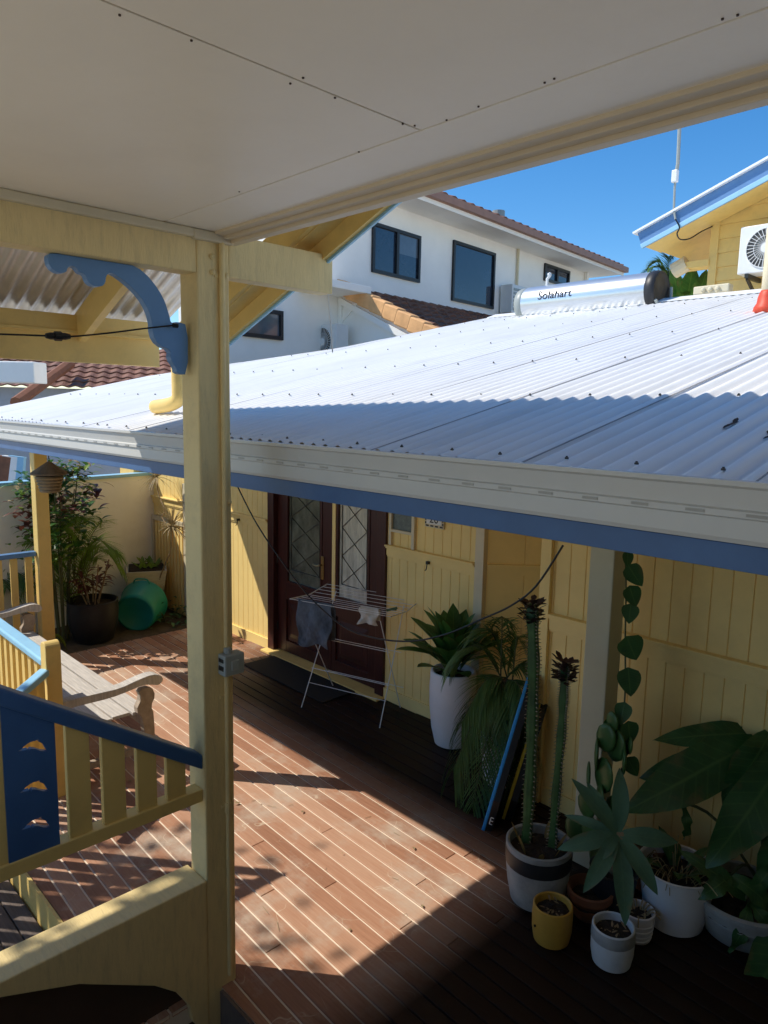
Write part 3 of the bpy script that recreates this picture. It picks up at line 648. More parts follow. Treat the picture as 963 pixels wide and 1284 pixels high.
# ------------------------------------------------------------------ cables
mb = MB(); pts = [aX(217,408,PX1-.03),aX(180,412,PX1-.03),aX(137,417.5,PX1-.03),aX(88,422,PX1-.03),aX(57,421,PX1-.03),aX(0,419,PX1-.03)]
pts.append(pts[-1]+(pts[-1]-pts[-2])*2); mb.tube(smooth_path(pts,5),.0035,6)
a, b = pts[3], pts[4]; mb.tube([a,a.lerp(b,.2),a.lerp(b,.8),b],lambda t: .008 if t in (0,1) else .0125,8)
mid_ = a.lerp(b,.5); d_ = (b-a).normalized(); mb.tube([mid_-d_*.012,mid_+d_*.012],.017,8); p0 = pts[0]; mb.tube([p0,p0+Vector((0,.02,.0))],.009,8)
tag(mb.build('cable', M['black']), 'black power lead with an inline connector strung from the blue bracket', 'cable')
YC = YG+.075
A = aY(293,604,YC); 
cpts = [aY(293,600,YC),aY(318,650,YC),aY(345,692,YC),aY(385,745,YC),aY(430,785,YC),aY(470,800,YC),aY(515,804,YC),aY(560,795,YC),aY(605,776,YC),aY(640,760,YC),aY(672,735,YC),aY(706,684,YC)]
tag(MB().tube(smooth_path(cpts,5),.0035,6).build('cable', M['black']), 'long black cable drooping under the gutter in front of the doors', 'cable')
c0, c1 = aX(411,369,PX1-.02), aX(417,442,PX1-.02)
tag(MB().tube([c0,c0.lerp(c1,.5)+Vector((0,.004,0)),c1],.003,6).build('cord', M['white']), 'thin white cord hanging from the end of the cream beam stub', 'cord')

# ================================================================== NEAR BALUSTRADE AND PLINTH
XR = PX1-.015
bal = thing('balustrade', 'stair balustrade with dark blue sloping handrail and blue dolphin panel beside the post', 'balustrade', (XR,1.0,0))
t0, b0_, t1, b1_ = aX(0,860,XR), aX(0,905,XR), aX(255,945,XR), aX(255,972,XR)
sl_ = (t1-t0); k0 = t0-sl_*.9
mb = MB(); hh = .078
def hr(y): return t1.z+(y-t1.y)*(t1.z-t0.z)/(t1.y-t0.y)
ya, yb = -.1, t1.y
mb.prism([(XR,ya,hr(ya)-hh),(XR,yb,hr(yb)-hh),(XR,yb,hr(yb)-.01),(XR-.01,yb,hr(yb)),(XR-.01,ya,hr(ya)),(XR,ya,hr(ya)-.01)][0:2]+[(XR,yb,hr(yb)-.008),(XR,ya,hr(ya)-.008)],(-.085,0,0))
mb.build('handrail', M['blue'], bal, bevel=.01)
r0, r1 = aX(255,990,XR), aX(255,1010,XR); zr1 = r0.z; zr0 = zr1-.058
mb = MB(); mb.box(XR-.075,XR-.004,-.1,PY0-.001,zr0,zr1); mb.build('bottom_rail', M['cream'], bal, bevel=.004)
for (xa, xb) in ((86,115),(130,158.5),(173,197.5),(210,233.5),(-40,7)):
    ya_, yb_ = aX(xa,1010,XR-.02).y, aX(xb,1010,XR-.02).y
    mb = MB(); mb.prism([(XR-.018,ya_,zr1),(XR-.018,yb_,zr1),(XR-.018,yb_,hr(yb_)-hh+.002),(XR-.018,ya_,hr(ya_)-hh+.002)],(-.028,0,0)); mb.build('baluster', M['cream'], bal, bevel=.003)
# dolphin panel: board with three leaping dolphin cut-outs
ya_, yb_ = aX(7,1000,XR-.01).y, aX(73,1000,XR-.01).y
xp = XR-.012
pc = [(45,1),(4,-5)]
dol = [(-.50,.02),(-.36,.07),(-.30,.15),(-.12,.24),(.02,.26),(.08,.24),(.20,.27),(.20,.17),(.32,.04),(.40,-.12),(.44,-.26),(.50,-.40),(.36,-.33),(.26,-.27),(.10,-.12),(-.06,-.04),(-.12,-.12),(-.16,-.03),(-.34,-.02)]
holes = []
for (cx_, cy_) in ((41,937),(43,988),(45,1034)):
    c = aX(cx_,cy_,xp); holes.append([Vector((xp, c.y+.105*q[0]+.0, c.z+.088*q[1]+.105*q[0]*.02)) for q in dol])
outer = [Vector((xp,ya_,zr1)),Vector((xp,yb_,zr1)),Vector((xp,yb_,hr(yb_)-hh+.002)),Vector((xp,ya_,hr(ya_)-hh+.002))]
bm = bmesh.new(); edges = []
for loop in [outer]+holes:
    vs = [bm.verts.new(p) for p in loop]; edges += [bm.edges.new((vs[i],vs[(i+1)%len(vs)])) for i in range(len(vs))]
bmesh.ops.triangle_fill(bm, edges=edges, use_beauty=True)
# drop triangles that fell inside a hole
def inside(p, poly):
    c = False; n = len(poly)
    for i in range(n):
        a, b = poly[i], poly[i-1]
        if (a.z > p.z) != (b.z > p.z) and p.y < (b.y-a.y)*(p.z-a.z)/(b.z-a.z)+a.y: c = not c
    return c
bmesh.ops.delete(bm, geom=[f for f in bm.faces if any(inside(f.calc_center_median(), h_) for h_ in holes)], context='FACES')
ret = bmesh.ops.extrude_face_region(bm, geom=bm.faces[:])
for v in [g_ for g_ in ret['geom'] if isinstance(g_, bmesh.types.BMVert)]: v.co.x -= .022
mb = MB(); mb.bm.free(); mb.bm = bm; mb.build('dolphin_panel', M['blue'], bal)
# plinth
pl = thing('plinth', 'low yellow plinth wall with a sunlit dappled top at the foot of the post', 'low wall', (PX1,1,0))
zp = .575
mb = MB(); prof = [(-.6,zp),(1.53,zp),(1.53,.0)]
Qb = [aX(x,y,PX1+.01) for x, y in ((243,1283),(238,1262),(222,1246),(195,1238),(100,1236),(0,1252))]
pts = [(PX1+.003,-.6,zp),(PX1+.003,PY1-.02,zp) if False else (PX1+.003,PY0-.002,zp),(PX1+.003,PY0-.002,-.21)]+[(PX1+.003,max(-.6,min(p.y,PY0-.05)),max(-.21,min(p.z,zp-.06))) for p in Qb]+[(PX1+.003,-.6,zp-.1)]
mb.prism(pts,(-.17,0,0)); mb.build('plinth_wall', M['creamrough'], pl, bevel=.006)

MB().box(PX1-.12,PX1-.06,-.6,PY0-.004,-.4,zp-.12).build('plinth_base', mat('dark brown base',(.07,.04,.025),.8), pl)
# ================================================================== FAR BALUSTRADE WITH NEWEL
fb = thing('balustrade', 'light blue capped rail on yellow balusters ending at a round-topped yellow newel', 'balustrade', (-4.9,1.63,0))
c = CAM+ray(65,850)*4.9; nx_, ny_ = c.x, c.y; zt = (CAM+ray(65,801)*4.9).z
mb = MB(); s_ = .05
prof = [(-s_,-.4),(s_,-.4),(s_,zt-.05)]+[(s_*math.cos(t),zt-.05+.05*math.sin(t)) for t in [math.pi*k/10 for k in range(1,10)]]+[(-s_,zt-.05)]
mb.prism([(nx_+p[0],ny_-s_,p[1]) for p in prof],(0,2*s_,0)); mb.build('newel', M['yellowdeep'] if False else M['cream'], fb, bevel=.006)
zh = .945
def rail_piece(A, B, name, m, wd=.09, ht=.05): return MB().beam(A,B,wd,ht).build(name, m, fb, bevel=.012)
A, B = Vector((nx_-.05,ny_+.0,zh)), Vector((-8.0,ny_+.02,zh))
rail_piece(A,B,'handrail',M['bluelight'],.10,.05)
rail_piece(Vector((nx_-.05,ny_,zh-.80)),Vector((-8.0,ny_+.02,zh-.80)),'bottom_rail',M['cream'],.06,.05)
l0 = Vector((nx_+.0,ny_-.05,.88)); l1 = Vector((-4.60,1.15,.70))
l0 = facing(57,842,Vector((nx_,ny_-.06,.9))); l1 = facing(15,878,Vector((nx_+.05,ny_-.5,.8)))
rail_piece(l0,l1+(l1-l0)*.25,'handrail',M['bluelight'],.07,.05)
k = 0; x = nx_-.14
while x > -7.9:
    MB().box(x-.03,x+.03,ny_-.012,ny_+.012,zh-.78,zh-.02).build('baluster', M['cream'], fb, bevel=.002); x -= .135
y = ny_-.15
for k in range(4):
    q = l0.lerp(l1,.2+.25*k); MB().box(q.x-.012,q.x+.012,q.y-.03,q.y+.03,-.3,q.z-.02).build('baluster', M['cream'], fb, bevel=.002)

scn = thing('shadow_stripe_screen', 'slatted cream screen left of the view, added to stripe the steps with shadow', 'screen', (-4.65,.2,-.35))  # unseen screen put in only to cast stripe shadows
k = 0; yy = 1.12
while yy > -1.2:
    zt_ = 2.16-(.10 if k == 0 else .03 if k == 1 else 0)
    MB().box(-4.66,-4.645,yy-.085,yy,-.35,zt_).build('shadow_stripe_slat', M['cream'], scn); yy -= .085+(.036 if k % 3 else .052); k += 1
MB().box(-4.644,-4.62,-1.2,1.11,2.02,2.12).build('rail', M['cream'], scn); MB().box(-4.644,-4.62,-1.2,1.11,.55,.64).build('rail', M['cream'], scn); MB().box(-4.644,-4.62,-1.2,1.11,1.2,1.29).build('rail', M['cream'], scn)  # rails of the added, unseen shadow screen
# railing at the garden edge, from the left post
gr = thing('balustrade', 'garden-edge railing of cream balusters under a blue rail beside the left veranda post', 'balustrade', (-7.85,2,0))
zg = aX(50,690,-7.82).z
MB().box(-7.86,-7.78,.2,2.54,zg-.05,zg+.0).build('handrail', M['bluemid'], gr, bevel=.008)
MB().box(-7.85,-7.79,.2,2.54,.12,.17).build('bottom_rail', M['cream'], gr)
for k in range(15):
    yy = 2.47-k*.145; MB().box(-7.83,-7.81,yy-.035,yy+.035,.17,zg-.05).build('baluster', M['cream'], gr, bevel=.002)

mb = MB(); r5 = random.Random(21)
for k in range(46):
    x_, y_ = r5.uniform(-5.5,-2.3), r5.uniform(1.7,3.4); a_ = r5.uniform(0,6.28); l_ = r5.uniform(.015,.05); b_ = Vector((x_,y_,.005))
    if k % 3: mb.tube([b_,b_+Vector((math.cos(a_)*l_*1.6,math.sin(a_)*l_*1.6,r5.uniform(0,.004)))],.0013,4)
    else: mb.leaf(b_, b_+Vector((math.cos(a_)*l_,math.sin(a_)*l_,r5.uniform(.002,.012))), l_*.45, n=4, sag=.004)
o = mb.build('deck_litter', M['leafdry']); o['kind'] = 'stuff'; tag(o, 'scattered dry leaves and twigs lying on the sunlit deck boards', 'leaf litter')
# ================================================================== BENCH
bn = thing('garden_bench', 'silvered timber slatted bench with curved arms beside the newel post', 'bench', (-6.2,2.1,0))
bx0, bx1 = -7.45, -4.96
for k, (ya_, yb_) in enumerate(((1.80,1.93),(1.945,2.075),(2.09,2.22),(2.235,2.36))):
    MB().box(bx0,bx1+.02*(k%2),ya_,yb_,.395,.42).build('seat_slat', M['bench'], bn, bevel=.004)
MB().box(bx0+.02,bx1-.02,2.30,2.335,.30,.392).build('apron', M['benchside'], bn, bevel=.004)
def arm(xc_):
    P = [(1.66,.655),(1.80,.665),(1.98,.66),(2.12,.655),(2.26,.685),(2.37,.70),(2.44,.675),(2.46,.63),(2.42,.60),(2.38,.615),(2.30,.635),(2.18,.615),(2.05,.60),(1.85,.605),(1.66,.60)]
    pp = refine([Vector((xc_-.045,a_,b_)) for a_, b_ in P]); MB().prism(pp,(.09,0,0)).build('arm', M['bench'], bn, bevel=.004)
    L_ = [(2.26,.60),(2.37,.60),(2.40,.52),(2.36,.45),(2.385,.38),(2.385,0),(2.31,0),(2.30,.36),(2.24,.44),(2.29,.53)]
    pp = refine([Vector((xc_-.03,a_,b_)) for a_, b_ in L_]); MB().prism(pp,(.06,0,0)).build('leg', M['benchside'], bn, bevel=.003)
    MB().box(xc_-.03,xc_+.03,1.70,1.77,0,.60).build('leg', M['benchside'], bn, bevel=.003)
    MB().box(xc_-.02,xc_+.02,1.77,2.31,.10,.15).build('stretcher', M['benchside'], bn)
arm(bx1+.03); arm(bx0-.02)
MB().box(bx0,bx1,1.70,1.73,.40,.46).build('back_rail', M['bench'], bn)

# ================================================================== DRYING RACK, LAUNDRY, MAT
rk = thing('clothes_airer', 'white folding wire clothes airer standing before the front doors', 'clothes airer', (-4.6,4.0,0))
fa, fb_, fc, fd = Vector((-4.964,3.826,0)), Vector((-4.184,4.061,0)), Vector((-5.15,4.36,0)), Vector((-4.37,4.50,0))
ax_ = (fb_-fa).normalized(); dp_ = (fc-fa)
HT = .95
for A, B in ((fa,fc),(fb_,fd)):
    tA, tB = A+(B-A)*1.06+Vector((0,0,HT)), B+(A-B)*1.06+Vector((0,0,HT))
    MB().tube([A,tA],.005,6).build('leg', M['wire'], rk); MB().tube([B,tB],.005,6).build('leg', M['wire'], rk)
mb = MB(); L0, L1 = -.13, 1.12
def fp(u, v, z): return fa+(fb_-fa)*u+(dp_*v)+Vector((0,0,z))
for v in (-.06,.08,.22,.36,.50,.64,.78,.92,1.06):
    zz = HT+.02+ (.06*abs(v-.5))
    mb.tube([fp(L0,v,zz),fp(L1,v,zz)],.0025,6)
for u in (L0,L1): mb.tube([fp(u,-.06,HT+.053),fp(u,.5,HT+.02),fp(u,1.06,HT+.053)],.005,6)
mb.build('rail', M['wire'], rk)
mb = MB()
for v, zz in ((.2,.20),(.82,.20)): mb.tube([fp(0,v,zz),fp(1,v,zz)],.0028,6)
mb.tube([fp(0,.30,.32),fp(1,.30,.32)],.003,6); mb.tube([fp(0,.7,.55),fp(1,.7,.55)],.003,6); mb.tube([fp(0,.3,.62),fp(1,.3,.62)],.003,6)
mb.build('brace', M['wire'], rk)
def drape(u0, u1, v, top, lenf, lenb, m, name, label, cat, thick=.02, seed=1, waist=True):
    r2 = random.Random(seed); mb = MB(); nu, nv = 14, 22; rows = []
    for j in range(nv+1):
        t = j/nv; row = []
        for i in range(nu+1):
            s_ = i/nu; ln = lenf*t if True else 0
            taper = 1+.12*math.sin(t*3)*(1 if i > nu/2 else -1)*.3
            u = u0+(u1-u0)*(.5+(s_-.5)*(1-.10*t+.08*math.sin(9*t+seed)))
            wob = .012*math.sin(s_*11+t*5+seed)+.014*math.sin(s_*5-t*8)+.007*r2.uniform(-1,1)
            if t < .12: off = -.012*math.cos(t/.12*math.pi/2); zz = top+.012*(1-t/.12)
            else: off = -.02; zz = top-(t-.12)*lenf
            zz += (.02 if lenf > .3 else .006)*t*math.sin(s_*7+seed)
            p = fp(u,v,0)+(dp_.normalized())*(off*1+wob*(.3+t)-.03*t)
            row.append(mb.bm.verts.new((p.x,p.y,zz)))
        rows.append(row)
    for j in range(nv):
        for i in range(nu): mb.bm.faces.new([rows[j][i],rows[j][i+1],rows[j+1][i+1],rows[j+1][i]])
    # back fall
    rb = [rows[0]]
    for j in range(1,8):
        rb.append([mb.bm.verts.new(rows[0][i].co+dp_.normalized()*(.03+.01*math.sin(i))+Vector((0,0,-lenb*j/7))) for i in range(nu+1)])
    for j in range(7):
        for i in range(nu): mb.bm.faces.new([rb[j][i],rb[j+1][i],rb[j+1][i+1],rb[j][i+1]])
    o = mb.build(name, m, smooth=True); sd_ = o.modifiers.new('thick','SOLIDIFY'); sd_.thickness = .006; ss = o.modifiers.new('sub','SUBSURF'); ss.levels = 1; ss.render_levels = 1
    return tag(o, label, cat)
drape(-.04,.43,-.02,HT+.06,.44,.34,M['denim'],'denim_shorts','faded blue denim shorts hung over the left of the airer','shorts',seed=3)
drape(.66,.90,.22,HT+.045,.15,.12,M['cloth'],'cloth','small off-white cloth hung on the right of the airer','cloth',seed=5)
q = fp(.98,.22,HT+.05); mb = MB(); mb.beam(q,q+Vector((.10,.02,.04)),.012,.02); mb.beam(q+Vector((0,0,.006)),q+Vector((.11,.0,.03)),.012,.012)
tag(mb.build('clothes_peg', mat('green peg',(.05,.09,.03),.5)), 'dark green peg clipped at the right end of the airer', 'peg')
m0, m1, m2, m3 = aZ(318,826,.012), aZ(372,812,.012), aZ(480,858,.012), aZ(445,880,.012)
mb = MB(); mb.prism([(-6.22,4.02,.003),(-4.9,4.02,.003),(-4.9,4.42,.003),(-6.22,4.42,.003)],(0,0,.012)); tag(mb.build('doormat', M['rubber'], bevel=.004), 'black rubber doormat lying in front of the maroon doors', 'doormat')

# ================================================================== PLANTS AND POTS
def pot(t, c, prof, m, name='pot', n=36, soil=None, inner=.02):
    """prof: outer profile (radius, height) from foot to rim; wall returns inside to soil"""
    top = prof[-1]; s_ = soil if soil is not None else top[1]-.05
    P = list(prof)+[(top[0]-inner*.5,top[1]+.004),(top[0]-inner,top[1]-.002),(top[0]-inner-.004,s_-.03)]
    o = MB().lathe(P, c, n=n).build(name, m, t, smooth=True)
    o.modifiers.new('es','EDGE_SPLIT').split_angle = R(38)
    mb = MB(); rr = top[0]-inner-.002; mb.lathe([(rr,s_-.02),(rr,s_),(rr*.6,s_+.012),(rr*.1,s_+.018)], c, n=20)
    for v in mb.bm.verts: v.co += Vector((0,0,rnd.uniform(-.006,.006)))
    mb.build('soil', M['soil'], t); return o
def base(px, py, r): # floor point whose near edge is at the pixel
    p = aZ(px,py,0); d = Vector((p.x,p.y,0)).normalized(); return p+d*r

# --- cactus
c = base(671,1150,.15)
ct = thing('potted_cactus', 'tall two-stemmed spiny cactus in a two-tone grey concrete pot', 'potted cactus', c)
pot(ct, c, [(.11,0),(.145,.02),(.165,.12),(.178,.24),(.18,.33),(.182,.35)], M['concrete'], soil=.30)
MB().lathe([(.1795,.235),(.1815,.245),(.1825,.31),(.1815,.32)], c, closed=False).build('painted_band', M['charcoal'], ct, smooth=True)
def cactus_stem(path, rad, tipred):
    P = smooth_path(path,8); k = len(P); mb = MB(); sp_ = []; rings = []
    a = FW.cross(Vector((0,0,1))).normalized(); b = Vector((0,0,1)).cross(a)
    for i, p in enumerate(P):
        rr = rad*(1+.10*math.sin(i*.9))*(1 if i < k-3 else (1-.22*(i-k+3))); ring = []
        for j in range(12):
            t = 2*math.pi*j/12+.3; q = rr*(1.15 if j % 3 == 0 else (.72 if (j % 3) == 1 else .72))
            ring.append(mb.bm.verts.new(p+(a*math.cos(t)+b*math.sin(t))*q))
            if j % 3 == 0:
                for dz in (0, .5):
                    o_ = p+(a*math.cos(t)+b*math.sin(t))*q+(P[min(i+1,k-1)]-p)*dz; n_ = (a*math.cos(t)+b*math.sin(t))
                    sp_.append([o_-n_*.002,o_+n_*.013+Vector((0,0,rnd.uniform(-.006,.008)))])
        rings.append(ring)
    for i in range(k-1):
        for j in range(12): mb.bm.faces.new([rings[i][j],rings[i][(j+1)%12],rings[i+1][(j+1)%12],rings[i+1][j]])
    mb.bm.faces.new(rings[-1])
    nf = len(mb.bm.faces)
    for q in sp_: mb.tube(q,.0036,4,r2=.0012)
    mb.bm.faces.ensure_lookup_table()
    for fc in mb.bm.faces[nf:]: fc.material_index = 1
    st = mb.build('stem', [M['cactus'],M['spine']], ct, smooth=True)
    top = P[-1]; mb = MB()
    for q in range(60):
        t = rnd.uniform(0,6.28); hgt = rnd.uniform(-.11,.01); rr = rad*1.1
        o_ = top+Vector((math.cos(t)*rr*.8,math.sin(t)*rr*.8,hgt)); mb.leaf(o_, o_+Vector((math.cos(t)*.055,math.sin(t)*.055,rnd.uniform(.0,.05))), .034, n=4, shape=3)
    mb.build('new_leaves', M['cactustip'], st)
pl_ = c.y
cactus_stem([aY(658,1078,pl_),aY(664,1000,pl_),aY(668,900,pl_),aY(669,820,pl_),aY(667,757,pl_)], .031, 1)
cactus_stem([aY(692,1070,pl_+.06),aY(697,1000,pl_+.06),aY(704,920,pl_+.06),aY(707,870,pl_+.06),aY(709,832,pl_+.06)], .024, 1)
for k in range(7):
    t = k*.9; o_ = c+Vector((math.cos(t)*.1,math.sin(t)*.1,.30)); MB().leaf(o_, o_+Vector((math.cos(t)*.06,math.sin(t)*.06,rnd.uniform(.06,.14))), .03, n=4).build('shoot', M['leafgold'], ct)
# --- little pots
def little(px, py, r, h, m, label, name='plant_pot', prof=None, soil=None, n=30, litter=True, cat='pot'):
    c = base(px,py,r*.85); t = thing(name, label, cat, c)
    pot(t, c, prof or [(r*.72,0),(r*.88,.012),(r*.98,h*.35),(r,h*.75),(r*.97,h)], m, soil=soil or h-.035, inner=.012, n=n)
    if litter:
        mb = MB()
        for k in range(16):
            a_ = rnd.uniform(0,6.28); rr = rnd.uniform(0,r*.7); o_ = c+Vector((math.cos(a_)*rr,math.sin(a_)*rr,(soil or h-.035)+.012)); mb.leaf(o_, o_+Vector((rnd.uniform(-.05,.05),rnd.uniform(-.05,.05),rnd.uniform(.0,.02))), .012, n=3)
        mb.build('dry_leaves', M['leafdry'] if litter == 2 else M['drystem'], t)
    return t, c
ty, cy_ = little(690,1193,.103,.20,M['mustard'],'small mustard yellow round pot in front of the cactus pot', litter=True)
MB().lathe([(.006,0),(.006,.006)], cy_+Vector((-.035,-.099,.11)), axis=(-.3,-1,0), n=10).build('drain_hole', M['black'], ty)
tg, cg = little(765,1222,.105,.20,M['concretewhite'],'small whitewashed concrete pot with a grey rim, nearest the camera')
MB().lathe([(.1025,.135),(.1062,.14),(.1045,.185),(.103,.197)], cg, closed=False).build('rim_band', M['concrete'], tg, smooth=True)
tr_, cr_ = little(797,1186,.085,.155,M['whitepot'],'small pale ribbed pot of dry stalks between white pots', prof=[(.062,0),(.07,.006),(.074,.02),(.071,.026),(.078,.045),(.075,.05),(.081,.075),(.078,.08),(.084,.105),(.081,.11),(.085,.135),(.084,.155)], litter=2)
mb = MB()
for k in range(12):
    a_ = rnd.uniform(0,6.28); o_ = cr_+Vector((math.cos(a_)*.04,math.sin(a_)*.04,.13)); mb.tube(smooth_path([o_,o_+Vector((math.cos(a_)*.03,math.sin(a_)*.03,.03)),o_+Vector((math.cos(a_)*.07,math.sin(a_)*.07,.0))],4),.004,5)
mb.build('stalks', M['leafdry'], tr_)
tt, ctt = little(737,1162,.12,.16,M['terracotta'],'wide brown terracotta bowl pot behind the mustard pot', prof=[(.075,0),(.085,.01),(.10,.08),(.117,.115),(.122,.118),(.124,.158),(.12,.16)], litter=False, soil=.10)
# --- big white pot with dry foliage
c = base(842,1176,.15)
wp = thing('potted_plant', 'large white tapered pot with trailing half-dead plant next to the agave', 'potted plant', c)
pot(wp, c, [(.135,0),(.15,.012),(.175,.16),(.195,.31),(.20,.325)], M['whitepot'], soil=.25, inner=.015, n=44)
mb = MB()
for k in range(40):
    a_ = rnd.uniform(0,6.28); o_ = c+Vector((math.cos(a_)*rnd.uniform(0,.14),math.sin(a_)*rnd.uniform(0,.14),.265)); e = o_+Vector((math.cos(a_)*rnd.uniform(.05,.2),math.sin(a_)*rnd.uniform(.05,.2),rnd.uniform(-.02,.12)))
    mb.tube(smooth_path([o_,o_.lerp(e,.5)+Vector((0,0,.06)),e],4),.0022,4)
mb.build('stalks', M['leafdry'], wp)
mb = MB()
for k in range(10):
    a_ = rnd.uniform(0,6.28); o_ = c+Vector((math.cos(a_)*.06,math.sin(a_)*.06,.28)); mb.leaf(o_, o_+Vector((math.cos(a_)*.17,math.sin(a_)*.17,rnd.uniform(.02,.14))), .06, sag=.03)
mb.build('leaves', M['leafdark'], wp)
# --- agave rosette
c = aY(748,1100,3.18); c.z = 0; c = Vector((-1.70,3.45,0))
ag = thing('potted_agave', 'spineless grey-green agave rosette rising from a dark pot behind the terracotta bowl', 'potted plant', c)
pot(ag, c, [(.09,0),(.10,.01),(.125,.22),(.13,.25)], M['charcoal'], soil=.21)
hub = aY(775,1046,3.10)
MB().tube(smooth_path([c+Vector((0,0,.22)),c.lerp(hub,.5)+Vector((0,.02,.16)),hub],5),.028,8).build('stem', M['drystem'], ag)
mb = MB()
for (tx, ty_, wd, dd) in ((720,981,.075,.05),(785,972,.085,.10),(848,1054,.09,-.02),(813,1106,.085,-.12),(770,1138,.095,-.16),(724,1106,.085,-.10),(699,1065,.085,0.),(714,1033,.05,.10),(800,1010,.06,.2),(750,1000,.05,.2),(742,1075,.06,-.05)):
    e = facing(tx,ty_,hub)+FW*dd; 
    mb.leaf(hub+(e-hub)*.03, e, wd, up=-FW+Vector((0,0,.7)), sag=.02, n=12, fold=.28)
mb.build('leaves', M['leafagave'], ag, smooth=True)
# --- big-leaved plant at the right edge
c = base(925,1200,.22)
bl = thing('potted_plant', 'large dark broad-leaved plant in a wide bowl pot at the right edge', 'potted plant', c)
pot(bl, c, [(.17,0),(.19,.015),(.235,.12),(.262,.20),(.272,.205),(.275,.225),(.268,.23)], M['concrete'], soil=.17, n=44)
stems = MB(); lv = MB()
cc = c+Vector((0.08,.10,.2))
def bigleaf(b, e, wd, dep0, dep1, sag=.05, shape=0, wav=.016):
    B, E = facing(*b,cc)+FW*dep0, facing(*e,cc)+FW*dep1
    lv.leaf(B,E,wd,up=-FW*1.0+Vector((.0,0,.6)),sag=sag,n=12,fold=.16,shape=shape,wav=wav)
    stems.tube(smooth_path([cc,cc.lerp(B,.6)+Vector((0,0,.1)),B],4),.008,6)
bigleaf((962,938),(786,1024),.26,.12,.05)
bigleaf((985,930),(872,1075),.25,-.05,-.12)
bigleaf((990,935),(838,945),.14,.22,.22)
bigleaf((1000,950),(905,960),.16,.2,.3)
bigleaf((985,1110),(902,1205),.24,-.15,-.3,shape=3)
bigleaf((990,990),(935,1090),.16,-.1,-.1)
bigleaf((905,1085),(858,1112),.09,-.1,-.12)
bigleaf((921,1112),(893,1168),.07,-.15,-.18); bigleaf((921,1112),(950,1160),.075,-.15,-.18); bigleaf((921,1112),(845,1060),.09,-.12,-.05); bigleaf((921,1112),(963,1060),.08,-.1,-.1)
bigleaf((1000,1000),(958,1130),.2,-.2,-.25); bigleaf((975,925),(905,1010),.2,.08,.0); bigleaf((955,965),(815,990),.2,.14,.16); bigleaf((905,1085),(955,1130),.10,-.1,-.12); bigleaf((1010,1150),(940,1225),.22,-.2,-.3,shape=3)
bigleaf((860,1010),(862,1058),.05,.05,.05)
lv.build('leaves', M['leafdark'], bl, smooth=True); stems.build('stems', M['stem'], bl)
# --- leafy pad plant by the column
c = Vector((-1.66,3.80,0))
pp_ = thing('potted_plant', 'prickly pear of stacked oval pads standing behind the cactus at the column foot', 'potted plant', c)
pot(pp_, c, [(.09,0),(.10,.01),(.12,.24),(.125,.27)], M['terracotta'], soil=.23)
mb = MB()
def pad(px_, py_, w_, h_, dep, tl=0):
    q = aY(px_,py_,3.52+dep); s_ = 3.9/F
    ret = bmesh.ops.create_icosphere(mb.bm, subdivisions=2, radius=1)
    mt_ = Matrix.Translation(q) @ Matrix.Rotation(YAW*-1*0+rnd.uniform(-.6,.6)-.6,4,'Z') @ Matrix.Rotation(tl,4,'Y') @ Matrix.Diagonal((w_*s_/2,.012,h_*s_/2,1))
    for v in ret['verts']: v.co = mt_ @ v.co
for q in ((760,925,30,40,0,.1),(748,945,30,42,-.02,-.3),(772,935,34,46,.03,.2),(783,955,30,40,.02,.5),(738,972,24,36,-.03,-.5),(757,972,36,50,-.04,.1),(778,985,32,46,0,-.2),(752,1005,36,50,-.05,.2),(735,1010,26,38,-.05,-.3),(770,1020,36,50,-.03,.1),(742,1045,34,46,-.05,0),(720,1040,28,40,-.04,-.2),(765,1060,36,50,-.02,.1),(790,935,20,28,.05,.6),(768,905,20,28,.02,-.1),(750,1075,36,50,0,.1)): pad(*q)
mb.build('pads', M['leafdark'], pp_, smooth=True)
mb = MB()
for q in ((742,1070,-1),(765,1080,.3),(755,1050,0)): a_ = aY(q[0],q[1],3.55); mb.tube([c+Vector((0,0,.2)),a_],.012,6)
mb.build('stem', M['stem'], pp_)
# --- heart-leaf vine down the column
vn = thing('vine', 'heart-leaved vine trailing down the right side of the pale column', 'vine', aY(786,900,3.6))
P = [aY(x,y,3.6) for x,y in ((784,690),(785,740),(784,800),(784,860),(781,905),(776,935))]
MB().tube(smooth_path(P,5),.0045,6).build('stem', M['stem'], vn)
mb = MB()
for (x,y,w_,h_,tl) in ((795,720,22,28,.6),(793,746,22,24,.3),(790,768,20,22,-.1),(791,811,32,28,.4),(789,853,27,32,.1),(781,893,20,26,-.2),(789,917,24,26,.1),(768,914,24,28,-.2),(787,700,14,18,0),(780,932,26,30,.2),(792,960,20,24,.5)):
    s_ = 4.05/F; q = aY(x,y,3.58); a_ = tl
    tipv = RI*math.sin(a_)*h_*s_*.62-UP*math.cos(a_)*h_*s_*.62
    mb.leaf(q-tipv*.8, q+tipv, w_*s_*1.05, up=-FW+Vector((rnd.uniform(-.4,.4),0,.2)), shape=2, n=8, fold=.12)
mb.build('leaves', M['leafdark'], vn, smooth=True)
